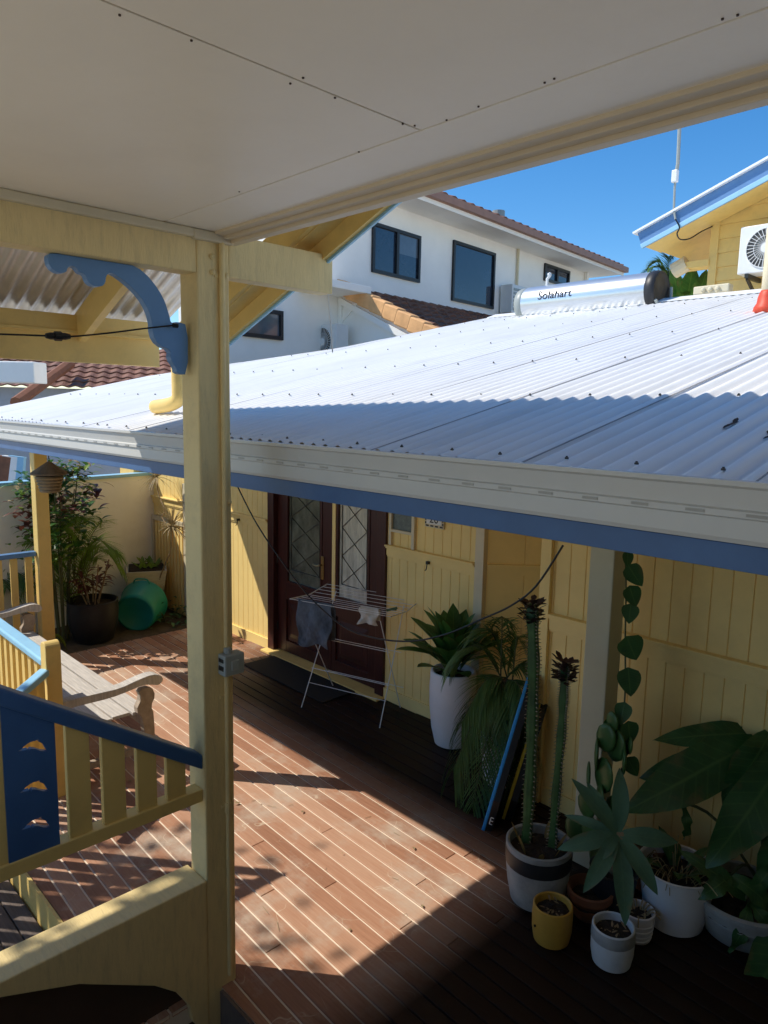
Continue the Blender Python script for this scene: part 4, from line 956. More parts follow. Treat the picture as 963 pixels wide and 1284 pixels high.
# --- tall white pot with broad upright leaves
c = base(565,942,.15)
tp = thing('potted_plant', 'tall white pot with dense upright glossy leaves beside the door wall', 'potted plant', c)
pot(tp, c, [(.12,0),(.135,.01),(.165,.14),(.185,.32),(.19,.48),(.185,.60),(.18,.62)], M['whitepot'], soil=.57, n=40)
mb = MB(); hub = c+Vector((0,0,.60))
for k in range(42):
    a_ = k*2.4; el = .25+1.1*(1-k/42); L_ = .36+.14*rnd.random()
    o_ = hub+Vector((math.cos(a_)*.05,math.sin(a_)*.05,rnd.uniform(-.02,.14)))
    d_ = Vector((math.cos(a_)*math.cos(el),math.sin(a_)*math.cos(el),math.sin(el)))
    mb.leaf(o_, o_+d_*L_, .115+.03*rnd.random(), sag=.03, n=8, fold=.2, shape=3)
mb.build('leaves', M['leaf'], tp, smooth=True)
MB().tube([c+Vector((0,0,.55)),hub+Vector((0,0,.15))],.03,8).build('stem', M['stem'], tp)
# --- palm
c = Vector((-2.95,4.12,0))
pm = thing('potted_palm', 'drooping fan-like palm in a white pot behind the two foam boards', 'potted palm', c)
pot(pm, c, [(.12,0),(.13,.01),(.16,.3),(.165,.42)], M['whitepot'], soil=.37)
mb = MB(); st = MB()
def frond(o_, e, nl=22, ll=.26, droop=.16, arch=.12):
    P = smooth_path([o_, o_.lerp(e,.5)+Vector((0,0,arch)), e],10); st.tube(P,.006,5,r2=.002)
    k = len(P)
    for i in range(3,k):
        d_ = (P[i]-P[i-1]).normalized(); sd = d_.cross(Vector((0,0,1))); sd = sd.normalized() if sd.length > .02 else Vector((1,0,0))
        t = i/k; l_ = ll*(math.sin(math.pi*(.18+.75*t))**.6)
        for s_ in (-1,1):
            for h_ in (0,.5):
                b_ = P[i]-d_*h_*(P[i]-P[i-1]).length; tip = b_+sd*s_*l_*.62+d_*l_*.72+Vector((0,0,-droop*(.5+t)*rnd.uniform(.6,1.3)))
                mb.leaf(b_, tip, .019, sag=.02, n=4, fold=.3, shape=1)
hub = c+Vector((0,0,.78))
for (tx,ty_,dd) in ((578,900,-.1),(585,985,-.35),(610,975,-.3),(640,960,-.35),(566,950,-.2),(600,790,.1),(632,775,.1),(650,800,.0),(668,860,-.1),(575,820,.1),(625,985,-.2),(655,905,-.25)):
    e = facing(tx,ty_,hub)+FW*dd; frond(hub+Vector((rnd.uniform(-.04,.04),rnd.uniform(-.04,.04),0)), e, arch=.14)
mb.build('fronds', M['leafpalm'], pm); st.build('stalks', M['stem'], pm)
MB().tube([c+Vector((0,0,.35)),hub],.025,8).build('stem', M['bark'], pm)
# --- bodyboards
def bodyboard(bpx, tpx, Yb, Yt, edge, label, grp=None, thick=.045):
    A = aZ(*bpx,.01); B = on(*tpx,(0,1,0),(0,Yt,0)); d_ = (B-A).normalized(); L_ = (B-A).length
    away = Vector((A.x+.25,A.y+.5,0)); view = (A.lerp(B,.5)-CAM).normalized()
    wdir = (view-d_*view.dot(d_)).normalized(); nrm = wdir.cross(d_).normalized()
    t = thing('bodyboard', label, 'bodyboard', A)
    outl = []
    for k in range(0,25):
        s_ = k/24; wv = .24*min(1, .55+2.2*s_)*(1 if s_ < .8 else math.sqrt(max(0.02,1-((s_-.8)/.2)**2*.9))); outl.append((s_,wv))
    pts = [A+d_*L_*s_+wdir*(wv+.24) for s_,wv in outl]+[A+d_*L_*s_+wdir*(.24-wv) for s_,wv in outl[::-1]]
    MB().prism([p-nrm*thick*.5 for p in pts], nrm*thick*.42).build('rail_foam', edge, t, bevel=.004)
    MB().prism([p-nrm*(thick*.08-.0005) for p in pts], nrm*thick*.9).build('slick', M['black'], t, bevel=.004)
    return t, A, d_, wdir, nrm
b1 = bodyboard((606,1050),(669,838),0,3.95,M['cyan'],'bright blue edged black foam board leaning by the palm',thick=.05)
b2 = bodyboard((631,1036),(680,880),0,3.98,M['olive'],'dull yellow edged foam board leaning behind the blue edged one',thick=.05)
t, A, d_, wdir, nrm = b1
mb = MB(); o_ = A+d_*.09+nrm*.0; f0 = o_-wdir*.002
for k,(a_,b_) in enumerate(((0,.0),(.02,.0),(.04,.0))):
    q = o_+d_*a_; mb.tube([q+nrm*.012,q+nrm*.03],.003,5)
mb.tube([o_+nrm*.012,o_+d_*.04+nrm*.012],.003,5); mb.build('logo', M['white'], t)

# ================================================================== LEFT GARDEN CORNER
pcor = aY(160,590,YW)
fz = aY(150,585,YW+.1).z
fA = Vector((-9.25,YW+.05,0)); fB = aZ(0,607,fz); fB2 = fB+(fB-Vector((fA.x,fA.y,fz)))*1.5
fn = thing('fence', 'pale rendered boundary wall with a blue capping behind the garden plants', 'fence', fA)
dF = (Vector((fB2.x,fB2.y,0))-fA); dF.normalize()
mb = MB(); mb.beam(fA+Vector((0,0,(fz-.5)/2-.0)),Vector((fB2.x,fB2.y,(fz-.5)/2)),.12,fz+.5-.02); mb.build('wall', M['fence'], fn)
mb = MB(); mb.beam(fA+Vector((0,0,fz)),Vector((fB2.x,fB2.y,fz)),.16,.04); mb.build('capping', M['bluelight'], fn, bevel=.004)
# yellow corner post and lattice on the wall end
fp_ = thing('gate_post', 'tall yellow post where the pale wall meets the boarded wall', 'post', (-9.1,YW-.1,0))
a_, b_ = aY(161,650,YW-.12), aY(178,650,YW-.12)
MB().box(a_.x,b_.x,YW-.22,YW-.03,-.2,2.6).build('shaft', M['cream'], fp_, bevel=.006)
MB().box(a_.x-.05,a_.x-.002,YW-.2,YW-.05,-.2,2.6).build('stop', mat('brown stop',(.12,.06,.02)), fp_)
a_, b_ = aY(215,600,YW-.05), aY(231,600,YW-.05)
p2 = thing('trellis', 'cream timber trellis frame on the boarded wall above the striped planter', 'trellis', (a_.x-.3,YW-.05,0))
l0_, l1_ = aY(189,645,YW-.05), aY(232,645,YW-.05)
mb = MB()
mb.box(l0_.x,l0_.x+.06,YW-.05,YW-.02,-.0,l0_.z).box(l1_.x-.06,l1_.x,YW-.05,YW-.02,0,l0_.z+.5).box(l0_.x+.06,l1_.x-.06,YW-.05,YW-.02,l0_.z-.06,l0_.z); mb.build('frame', M['trimpale'], p2, bevel=.003)
mb = MB(); k = l0_.x+.1
while k < l1_.x-.08: mb.box(k,k+.055,YW-.042,YW-.03,0,l0_.z-.06); k += .085
mb.build('slats', M['wall'], p2)
# spiky cordyline, two heads on thin bent stems
co = thing('cordyline', 'two-headed spiky dry cordyline with thin bent stems against the yellow wall', 'plant', aY(205,770,YW-.25))
def spiky(px_, py_, n, L_, m):
    q = aY(px_,py_,YW-.25); mb = MB()
    for k in range(n):
        a_ = rnd.uniform(0,6.28); el = rnd.uniform(-.6,1.2); d_ = Vector((math.cos(a_)*math.cos(el),math.sin(a_)*math.cos(el)*.6,math.sin(el))); l_ = L_*rnd.uniform(.7,1.1)
        mb.leaf(q, q+d_*l_, .024, sag=.02, n=5, shape=1)
    mb.build('head', m, co)
spiky(196,598,60,.36,M['leafdry']); spiky(216,660,80,.36,M['leafdry'])
mb = MB(); mb.tube(smooth_path([aY(196,598,YW-.25),aY(199,620,YW-.25),aY(207,640,YW-.25),aY(203,648,YW-.25),aY(214,665,YW-.25)],5),.008,6); mb.tube(smooth_path([aY(216,662,YW-.25),aY(214,690,YW-.25),aY(208,705,YW-.25),aY(198,735,YW-.25),aY(196,780,YW-.25)],5),.01,6); mb.build('stem', M['drystem'], co)
# striped square planter
c = base(185,768,.17); c.z = -.05
sp2 = thing('planter', 'square tapered cream planter with ribbed sides beside the teal tub', 'planter', c)
mb = MB(); n = 16; zt = .62
ang = R(-25)
for k in range(n):
    za, zb_ = zt*k/n, zt*(k+1)/n-.012; w0, w1 = .15+.10*k/n, .15+.10*(k+1)/n
    rot = Matrix.Rotation(ang,4,'Z')
    def sq(w_, z): return [c+rot@Vector((a_*w_,b_*w_,z)) for a_,b_ in ((-1,-1),(1,-1),(1,1),(-1,1))]
    mb.hexa(sq(w0,za)+sq(w1,zb_)); 
    if k < n-1: mb.hexa(sq(w1-.012,zb_)+sq(w1-.012,zb_+.012))
mb.build('pot', M['striped'], sp2); 
rot = Matrix.Rotation(ang,4,'Z'); mb = MB(); mb.hexa([c+rot@Vector((a_*.22,b_*.22,zt-.011)) for a_,b_ in ((-1,-1),(1,-1),(1,1),(-1,1))]+[c+rot@Vector((a_*.22,b_*.22,zt+.004)) for a_,b_ in ((-1,-1),(1,-1),(1,1),(-1,1))]); mb.build('soil', M['soil'], sp2)
mb = MB()
for k in range(26):
    a_ = rnd.uniform(0,6.28); o_ = c+Vector((rnd.uniform(-.15,.15),rnd.uniform(-.15,.15),zt)); mb.leaf(o_, o_+Vector((math.cos(a_)*.12,math.sin(a_)*.12,rnd.uniform(.02,.12))), .05)
mb.build('leaves', M['leafbright'], sp2)
# teal tub lying on its side
fcen = aZ(178,768,.17); 
c = aZ(172,793,-.05)+Vector((-.18,.12,.24))
ax = (Vector((0,0,0))-Vector((c.x,c.y,0))).normalized(); ax = Vector((ax.x*.9-.05,ax.y*.9-.35,-.16)).normalized()
tb = thing('tub', 'teal plastic tub lying on its side on the garden soil', 'tub', (c.x,c.y,-.05))
MB().lathe([(.285,-.20),(.295,-.19),(.285,-.175),(.272,-.15),(.245,.12),(.235,.155),(.215,.165),(.20,.158),(.195,.15)][::-1], c, axis=ax, n=40, closed=True).build('body', M['teal'], tb, smooth=True)
s_ = ax.cross(Vector((0,0,1))).normalized(); u_ = s_.cross(ax)
q = c-ax*.15+u_*.27; MB().tube(smooth_path([q-s_*.10,q-s_*.07+u_*.05,q+u_*.06,q+s_*.07+u_*.05,q+s_*.10],5),.010,8).build('handle', M['teal'], tb, smooth=True)
# black pot with croton
c = base(118,803,.2); c.z = -.05
bp_ = thing('potted_plant', 'red-leaved croton in a big charcoal pot by the left veranda post', 'potted plant', c)
pot(bp_, c, [(.20,0),(.22,.02),(.27,.20),(.285,.36),(.28,.46),(.285,.48)], M['charcoal'], soil=.42, n=40)
mb = MB(); stm = MB()
for k in range(7):
    a_ = k*.9; o_ = c+Vector((math.cos(a_)*.06,math.sin(a_)*.06,.42)); e = o_+Vector((math.cos(a_)*.14,math.sin(a_)*.14,rnd.uniform(.25,.55))); stm.tube([o_,o_.lerp(e,.5)+Vector((.01,0,.02)),e],.008,6)
    for j in range(9):
        q = o_.lerp(e,.45+.06*j); b_ = rnd.uniform(0,6.28); mb.leaf(q, q+Vector((math.cos(b_)*.13,math.sin(b_)*.13,rnd.uniform(-.08,.06))), .05, sag=.02)
mb.build('leaves', M['leafred'], bp_); stm.build('stems', M['drystem'], bp_)
# shrub and palms in the garden bed
def shrub(c, hgt, label, specs, stems=5, name='shrub'):
    t = thing(name, label, 'plant', c); st_ = MB()
    for k in range(stems):
        a_ = rnd.uniform(0,6.28); st_.tube(smooth_path([c+Vector((math.cos(a_)*.05,math.sin(a_)*.05,0)),c+Vector((math.cos(a_)*.12,math.sin(a_)*.12,hgt*.5)),c+Vector((math.cos(a_)*.25,math.sin(a_)*.25,hgt*rnd.uniform(.8,1)))],5),.014,6,r2=.005)
    st_.build('stems', M['stem'], t)
    for (mname, n, zl, zh, rad, L_, wd) in specs:
        mb = MB()
        cl = [(rnd.uniform(0,6.28),rad*math.sqrt(rnd.random()),rnd.uniform(zl,zh)) for _ in range(max(4,n//14))]
        for k in range(n):
            a_, r_, z_ = cl[k % len(cl)]; o_ = c+Vector((math.cos(a_)*r_,math.sin(a_)*r_,z_))+Vector([rnd.gauss(0,.07) for _ in range(3)])
            b_ = rnd.uniform(0,6.28); mb.leaf(o_, o_+Vector((math.cos(b_)*L_,math.sin(b_)*L_,rnd.uniform(-.6,.35)*L_)), wd, n=4, sag=L_*.12)
        mb.build('leaves', M[mname], t)
    return t
s1 = aY(92,760,3.05); c = Vector((-8.35,2.98,-.05))
shrub(c, 2.0, 'tall loose shrub with small leaves and reddish tips behind the left post', [('leaf',420,1.05,2.05,.40,.13,.065),('leafbright',220,1.0,1.95,.36,.12,.055),('leafred',150,1.3,1.85,.42,.13,.065),('leafdry',110,1.3,2.0,.3,.11,.05)], 7)
gp = thing('palm', 'yellow-green young palm growing between the left post and pale wall', 'palm', (-8.5,3.15,-.05))
mb = MB(); st = MB(); c = Vector((-8.55,3.2,0))
for k in range(15):
    a_ = k*2.4; e = c+Vector((math.cos(a_)*.5,math.sin(a_)*.5,rnd.uniform(.5,1.5))); frond(c+Vector((0,0,.1+.5*(k%2))), e, ll=.36, droop=.10, arch=.3)
mb.build('fronds', M['leafbright'], gp); st.build('stalks', M['stem'], gp)
gp2 = thing('palm', 'dark narrow-leaved palm behind the garden-edge railing', 'palm', (-9.3,2.6,-.05))
mb = MB(); st = MB(); c = Vector((-9.3,2.5,0))
for k in range(9):
    a_ = k*2.4; e = c+Vector((math.cos(a_)*.6,math.sin(a_)*.6,rnd.uniform(.5,1.1))); frond(c+Vector((0,0,.1)), e, ll=.34, droop=.12, arch=.35)
mb.build('fronds', M['leafpalm'], gp2); st.build('stalks', M['stem'], gp2)
shrub(Vector((-9.1,1.9,-.05)), .8, 'low dark leafy shrub behind the garden-edge railing', [('leafdark',160,.1,.9,.5,.2,.09)], 5)
shrub(Vector((-8.35,4.25,-.05)), .2, 'low creeping weeds at the foot of the boarded wall', [('leafdark',120,.02,.16,.35,.07,.04)], 3, name='weeds')
f_ = aZ(84,815,0); mb = MB(); st = MB(); frond(f_, f_+Vector((.12,-.25,.12)), ll=.10, droop=.02, arch=.14)
fr_ = thing('fern', 'small bright fern sprig at the corner of the deck', 'fern', f_); mb.build('fronds', M['leafbright'], fr_); st.build('stalks', M['stem'], fr_)
# hanging bird feeder
q = aY(62,597,2.42); bf = thing('bird_feeder', 'round thatched bird feeder hanging on a chain by the left post', 'bird feeder', q)
mb = MB(); mb.lathe([(.002,.14),(.03,.125),(.085,.085),(.165,.03),(.16,.015),(.12,.012)],q,n=24); mb.build('roof', M['bark'], bf)
mb = MB()
for k in range(5): mb.lathe([(.115-.008*k,-.03*k),(.125-.008*k,-.015-.03*k),(.115-.008*k,-.028-.03*k)],q,n=20)
mb.build('basket', M['drystem'], bf)
mb = MB()
for k in range(5):
    z_ = q.z+.14+k*.03; c_ = Vector((q.x,q.y,z_+.012)); ring = [c_+Vector((math.cos(t)*.008*(k%2),math.cos(t)*.008*((k+1)%2),math.sin(t)*.019)) for t in [6.283*j/8 for j in range(9)]]; mb.tube(ring,.003,5)
mb.build('chain', M['lead'], bf)

# ================================================================== THINGS ON THE ROOF
tA, tB = aY(664,382,YT-.05), aY(822,365,YT-.05); 
tk = thing('water_heater', 'long silver solar hot water cylinder lying on the roof ridge', 'water heater', tA.lerp(tB,.5))
rad = 23.5*((tB-CAM).dot(FW))/F
d_ = (tB-tA).normalized(); L_ = (tB-tA).length
MB().lathe([(rad*.6,-.01),(rad*.98,0),(rad,.02),(rad,L_-.02),(rad*.98,L_)], tA, axis=d_, n=40).build('cylinder', M['tanksteel'], tk, smooth=True).modifiers.new('es','EDGE_SPLIT').split_angle = R(35)
MB().lathe([(rad*.99,0),(rad*1.04,.01),(rad*1.05,.07),(rad*1.0,.11),(rad*.93,.12),(rad*.9,.105),(rad*.2,.11)], tB-d_*.04, axis=d_, n=36).build('end_cap', M['charcoal'], tk, smooth=True)
MB().lathe([(rad*.5,-.13),(rad*.92,-.11),(rad*.98,-.06),(rad*.98,.02)], tA, axis=d_, n=36).build('end_cap', M['grey'], tk, smooth=True)
h_ = tB+d_*.09; MB().tube(smooth_path([h_+Vector((0,-.17,-.12)),h_+Vector((.02,-.02,-.24)),h_+Vector((.03,.12,-.1)),h_+Vector((.01,.17,.05))],6),.018,8).build('cap_strap', M['grey'], tk)
nrm = Vector((0,-1,0)); upv = Vector((0,0,1)); 
mx_ = Matrix((d_, upv.cross(d_)*0+ (upv-d_*upv.dot(d_)).normalized(), Vector((d_.cross((upv-d_*upv.dot(d_)).normalized())))))
mt_ = mx_.transposed().to_4x4(); pt = tA+d_*.50+Vector((0,-rad*1.0,rad*.06)); tiltm = Matrix.Rotation(R(-8),4,'X'); mt_.translation = (0,0,0)
mt_ = Matrix.Translation(pt) @ mt_ @ tiltm
text('Solahart', .145, mt_, M['black'], 'lettering', tk, ext=.004)
mb = MB()
for f in (.02,.3,.62,.95):
    p = tA.lerp(tB,f); mb.box(p.x-.06,p.x+.06,p.y-.35,p.y+.1,p.z-rad-.12,p.z-rad+.03)
mb.beam(tA+Vector((-.25,-.28,-rad-.03)),tB+Vector((.2,-.28,-rad-.03)),.05,.07); mb.beam(tA+Vector((-.6,-.55,-rad-.14)),tA.lerp(tB,.45)+Vector((0,-.55,-rad-.14)),.25,.06)
mb.build('cradle', M['gutter'], tk, bevel=.004)
mb = MB(); q = tA+d_*.25+Vector((0,0,rad)); mb.tube([q,q+Vector((0,0,.08)),q+Vector((.04,0,.12))],.018,8); mb.ball(q+Vector((.03,0,.13)),.03,sub=1); mb.build('valve', M['white'], tk)
# vent pipe with red flashing
vp0 = on(961,390,(0,-PT,1),(0,YG,ZG)); vt = thing('vent_pipe', 'cream vent pipe with red rubber flashing on the roof at the right edge', 'vent pipe', vp0)
s_ = (vp0-CAM).dot(FW)/F
MB().tube([vp0+Vector((0,0,-.05)),vp0+Vector((0,0,100*s_))],8*s_,16).build('pipe', M['trimpale'], vt, smooth=True)
MB().lathe([(16*s_,-.02),(15*s_,.03),(12*s_,.06),(11*s_,.11),(9.4*s_,.14),(8.4*s_,.155)], vp0, n=20).build('flashing', M['redflash'], vt, smooth=True)

# ================================================================== RIGHT HOUSE
YH = 9.4
rh = thing('house', 'cream weatherboard gabled house with light blue barge behind the right of the roof', 'house', (-2,YH+1,0))
wc = aY(893,300,YH).x
zb = aY(893,390,YH).z
mb = MB(); x0_ = wc; x1_ = wc+6.5; z_ = 2.0; nb = 0
sl2 = .60
ctop = aY(893,282,YH).z
while z_ < 9:
    xl, xr = x0_, x1_
    if z_ > ctop: xl = x0_+(z_-ctop)/sl2
    if xr-xl < .3: break
    mb.hexa([(xl,YH-.016,z_),(xr,YH-.016,z_),(xr,YH+.1,z_),(xl,YH+.1,z_),(xl,YH,z_+.165),(xr,YH,z_+.165),(xr,YH+.1,z_+.165),(xl,YH+.1,z_+.165)]); z_ += .167
mb.build('wall', M['cream'], rh)
MB().box(x0_-.01,x0_+.09,YH-.03,YH+.1,2.0,ctop+.1).build('corner_board', M['cream'], rh, bevel=.004)
MB().box(x0_,x0_+.1,YH+.1,YH+6,2,ctop).build('wall', M['cream'], rh)
YB = 8.85
p0, p1 = aY(803,302,YB), aY(963,214,YB); p1e = p0+(p1-p0)*2.6; dd = (p1-p0).normalized(); pn = Vector((-dd.z,0,dd.x))
up_ = 26*((p0-CAM).dot(FW))/F
def slab(o0, o1, y0, y1, m, name, a_=0., b_=1.):
    A_, B_ = p0.lerp(p1e,a_), p0.lerp(p1e,b_); P_ = [A_+pn*o0,B_+pn*o0,B_+pn*o1,A_+pn*o1]; P_ = [Vector((p.x,y0,p.z)) for p in P_]
    return MB().prism(P_,(0,y1-y0,0)).build(name, m, rh, bevel=.003)
slab(-.10,.10,YB-.02,YB+.02,M['bluemid'],'barge_board')
slab(-.11,-.055,YB-.04,YB-.021,M['bluelight'],'barge_trim')
slab(.10,.125,YB-.07,YB+7,M['roof'],'roof',-.01,1)
slab(-.07,-.055,YB+.02,YH-.02,M['yellowdeep'] if False else M['cream'],'verge_lining')
slab(-.055,-.04,YH,YB+7,M['cream'],'eave_lining')
slab(-.02,.09,YB+.03,YB+7,M['cream'],'rafter',.0,.012)
# little boxed eave return
e0_ = aY(848,335,YH-.05); MB().box(e0_.x,wc,YH-.05,YH+.2,e0_.z-.03,e0_.z+.05).build('eave_trim', M['cream'], rh)
MB().tube([aY(845,340,YH+.02),aY(862,330,YH+.02)],.10,12).build('gutter_end', M['trimpale'], rh)
# outdoor air conditioner on the wall
a0, a1 = aY(929,285,YH-.44), aY(929,344,YH-.44); ach = a0.z-a1.z
def ac_unit(label, x0_, z0_, w_, h_, y_, dpt=.28, nrm_y=True):
    t = thing('air_conditioner', label, 'air conditioner', (x0_+w_/2,y_,z0_))
    MB().box(x0_,x0_+w_,y_-dpt,y_,z0_,z0_+h_).build('casing', M['white'], t, bevel=.012)
    c_ = Vector((x0_+w_*.42,y_-dpt-.002,z0_+h_*.5)); r_ = h_*.42; mb = MB()
    mb.lathe([(r_,-.004),(r_,.012),(r_*.96,.012),(r_*.96,-.002)],c_,axis=(0,-1,0),n=32)
    for k in range(30):
        t_ = 6.283*k/30; mb.beam(c_+Vector((math.cos(t_)*r_*.25,-.008,math.sin(t_)*r_*.25)),c_+Vector((math.cos(t_+.2)*r_*.97,-.008,math.sin(t_+.2)*r_*.97)),.006,.006)
    mb.lathe([(r_*.26,-.002),(r_*.26,.014),(r_*.1,.016)],c_,axis=(0,-1,0),n=20); mb.lathe([(r_*.62,.004),(r_*.62,.01),(r_*.60,.01),(r_*.60,.004)],c_,axis=(0,-1,0),n=32)
    mb.build('fan_grille', M['white'], t)
    MB().lathe([(r_*.95,-.0015),(r_*.95,-.0005)],c_+Vector((0,.0,0)),axis=(0,-1,0),n=32).build('fan_recess', M['screw'], t)
    for xx in (x0_+w_*.15,x0_+w_*.8): MB().box(xx-.02,xx+.02,y_-dpt,y_+.14,z0_-.05,z0_-.001).beam((xx,y_-dpt+.03,z0_-.05),(xx,y_+.13,z0_-.25),.03,.03).build('mounting_bracket', M['lead'], t)
    return t
ac_unit('white outdoor air conditioner with round fan on the cream weatherboard wall', a0.x, a1.z, ach*1.35, ach, YH-.16)
# mast on the barge
YM = YB-.05
mpts = [aY(852,162,YM),aY(850,205,YM),aY(848,218,YM),aY(846,235,YM),aY(845,262,YM),aY(847,275,YM)]
ms = thing('service_mast', 'slim grey aerial mast with junction box rising from the blue barge', 'mast', mpts[-1])
top = mpts[0]+(mpts[0]-mpts[1])*.9
mb = MB(); mb.tube([top,mpts[0],mpts[1],mpts[2]],.022,8); mb.tube(mpts[2:],.014,8)
mb.build('pole', M['grey'], ms)
q = aY(846.5,221,YM-.02); MB().box(q.x-.035,q.x+.035,q.y-.03,q.y+.03,q.z-.07,q.z+.07).build('junction_box', M['white'], ms, bevel=.01)
mb = MB(); cpts2 = [aY(847,275,YM-.01),aY(852,285,YM-.01),aY(849,293,YM-.01),aY(853,300,YM-.01),aY(865,299,YM+.1),aY(880,290,YM+.3),aY(893,284,YH-.03)]
mb.tube(smooth_path(cpts2,5),.008,6); mb.build('lead', M['black'], ms)
# cream capped pipe lying at the wall foot
q0, q1 = aY(872,366,YH-.35), aY(917,361,YH-.35)
mb = MB(); mb.beam(q0,q1,.14,.10); 
for f in (.3,.5,.7): p = q0.lerp(q1,f); mb.lathe([(.03,0),(.03,.03),(.01,.035)],p+Vector((0,-.07,0)),axis=(0,-1,0),n=10)
tag(mb.build('flashing_box', M['striped'], bevel=.02), 'cream curved flashing box at the foot of the weatherboard wall', 'flashing')
# plants behind the heater
bh = aY(845,380,9.9)
bop = thing('bird_of_paradise', 'broad paddle leaves of a bird of paradise behind the water heater', 'plant', (bh.x,bh.y+.2,0))
mb = MB(); stm = MB()
for (bx_,by_,tx,ty_,wd,m_) in ((858,385,868,330,.30,0),(868,385,886,338,.26,0),(850,385,842,335,.22,0),(862,390,880,362,.18,0),(856,390,852,345,.2,0)):
    b_, e = aY(bx_,by_,10.2+rnd.uniform(-.2,.2)), aY(tx,ty_,10.2+rnd.uniform(-.2,.3)); mb.leaf(b_,e,wd*.9,up=-FW,sag=.05,n=8,wav=.02); stm.tube([Vector((bh.x,bh.y+.2,1)),b_,b_.lerp(e,.9)],.02,5)
mb.build('leaves', M['leaf'], bop, smooth=True); stm.build('stems', M['stem'], bop)
pp2 = thing('palm_tree', 'feathery palm crown showing above the heater end cap', 'palm', (bh.x-.6,bh.y+1.2,0))
mb = MB(); st = MB(); hub = aY(838,352,11.2)
for (tx,ty_) in ((812,338),(822,326),(838,322),(856,330),(866,345),(806,352),(826,372),(850,372),(815,345),(845,340)): frond(hub, facing(tx,ty_,hub)+FW*rnd.uniform(-.3,.3), ll=.3, droop=.1, arch=.1)
mb.build('fronds', M['leafpalm'], pp2); MB().tube([(hub.x,hub.y,0),hub],.08,8).build('trunk', M['bark'], pp2); st.build('stalks', M['stem'], pp2)

# ================================================================== WHITE HOUSE (behind, left of centre)
# its long wall runs almost along +Y and faces the viewer's side
th = R(-5.4); WD = Vector((math.sin(th),math.cos(th),0)); WN = Vector((WD.y,-WD.x,0))
WO = CAM+ray(592,345)*15.5
def wpt(x, y, off=0.): return on(x,y,WN,WO+WN*off)
def uz(x, y, off=0.): p = wpt(x,y,off); return (p-WO).dot(WD), p.z
def wl(u, z, off=0.): q = WO+WD*u+WN*off; return Vector((q.x,q.y,z))
wh = thing('house', 'white two-storey house with brown tiled roof and dark windows beyond the roof', 'house', (WO.x,WO.y,0))
u0_ = uz(250,380)[0]; u1_ = uz(735,345)[0]
# eave line: soffit/wall junction and fascia
ze = uz(600,296)[1]; OV = .7
ze = (uz(500,268)[1]+uz(700,325)[1])/2
def wbox(u0, u1, z0, z1, o0, o1, m, name, parent=wh, bevel=0):
    P_ = [wl(u0,z0,o0),wl(u1,z0,o0),wl(u1,z0,o1),wl(u0,z0,o1),wl(u0,z1,o0),wl(u1,z1,o0),wl(u1,z1,o1),wl(u0,z1,o1)]
    return MB().hexa(P_).build(name, m, parent, bevel=bevel)
wbox(u0_+.45,-4.32,-.5,4.95,-1.2,0,M['whitewall'],'wall')
wbox(-4.32,-2.5,-.5,ze,-1.2,0,M['whitewall'],'wall')
wbox(-2.5,u1_,-.5,ze,-7,0,M['whitewall'],'wall')
wbox(-4.55,u1_+.7,ze,ze+.02,-1.3,OV,M['whitewall'],'soffit')
wbox(-4.55,u1_+.75,ze-.03,ze+.16,OV,OV+.03,M['whitewall'],'fascia')
wbox(-4.55,u1_+.8,ze+.05,ze+.18,OV+.03,OV+.14,M['tileorange'] if False else mat('brown gutter',(.34,.17,.11),.5),'gutter')
def tiled(P0, U, V, nu, nv, lu, lv, m, name, parent, thick=.035):
    """courses of curved tiles: each course steps up; profile waves along U"""
    mb = MB(); U, V = Vector(U).normalized(), Vector(V).normalized(); N_ = U.cross(V).normalized()
    if N_.z < 0: N_ = -N_
    k = 6
    for j in range(nv):
        r0_, r1_ = [], []
        for i in range(nu*k+1):
            wv = .022*math.cos(2*math.pi*i/k); b_ = Vector(P0)+U*(i*lu/k)+V*(j*lv)
            r0_.append(mb.bm.verts.new(b_+N_*(wv+thick))); r1_.append(mb.bm.verts.new(b_+V*lv*1.02+N_*wv))
        rl = [mb.bm.verts.new(v.co-N_*thick) for v in r0_]
        for i in range(nu*k): mb.bm.faces.new([r0_[i],r0_[i+1],r1_[i+1],r1_[i]]); mb.bm.faces.new([rl[i],rl[i+1],r0_[i+1],r0_[i]])
    return mb.build(name, m, parent)
nu_ = int((u1_+.75+4.55)/.3)
V_ = (-WN*1+Vector((0,0,.42))).normalized()
tiled(wl(-4.55,ze+.17,OV+.1), WD, V_, nu_, 12, .3, .33, M['tilebrown'], 'roof', wh)
mb = MB(); rp = wl(u1_-3.2,ze+.17,OV+.1)+V_*3.7; 
mb.tube([wl(-4.55,ze+.2,OV+.1)+V_*3.95,wl(u1_+.75,ze+.2,OV+.1)+V_*3.95],.09,8); mb.build('ridge_tiles', M['tilebrown'], wh)
q = wpt(625,270,-1.2); MB().tube([q-Vector((0,0,.25)),q+Vector((0,0,.10))],.16,12).build('roof_vent', M['grey'], wh)
# downpipe at the far corner
wbox(u1_-.12,u1_-.02,-.5,ze,.01,.09,M['whitewall'],'downpipe')
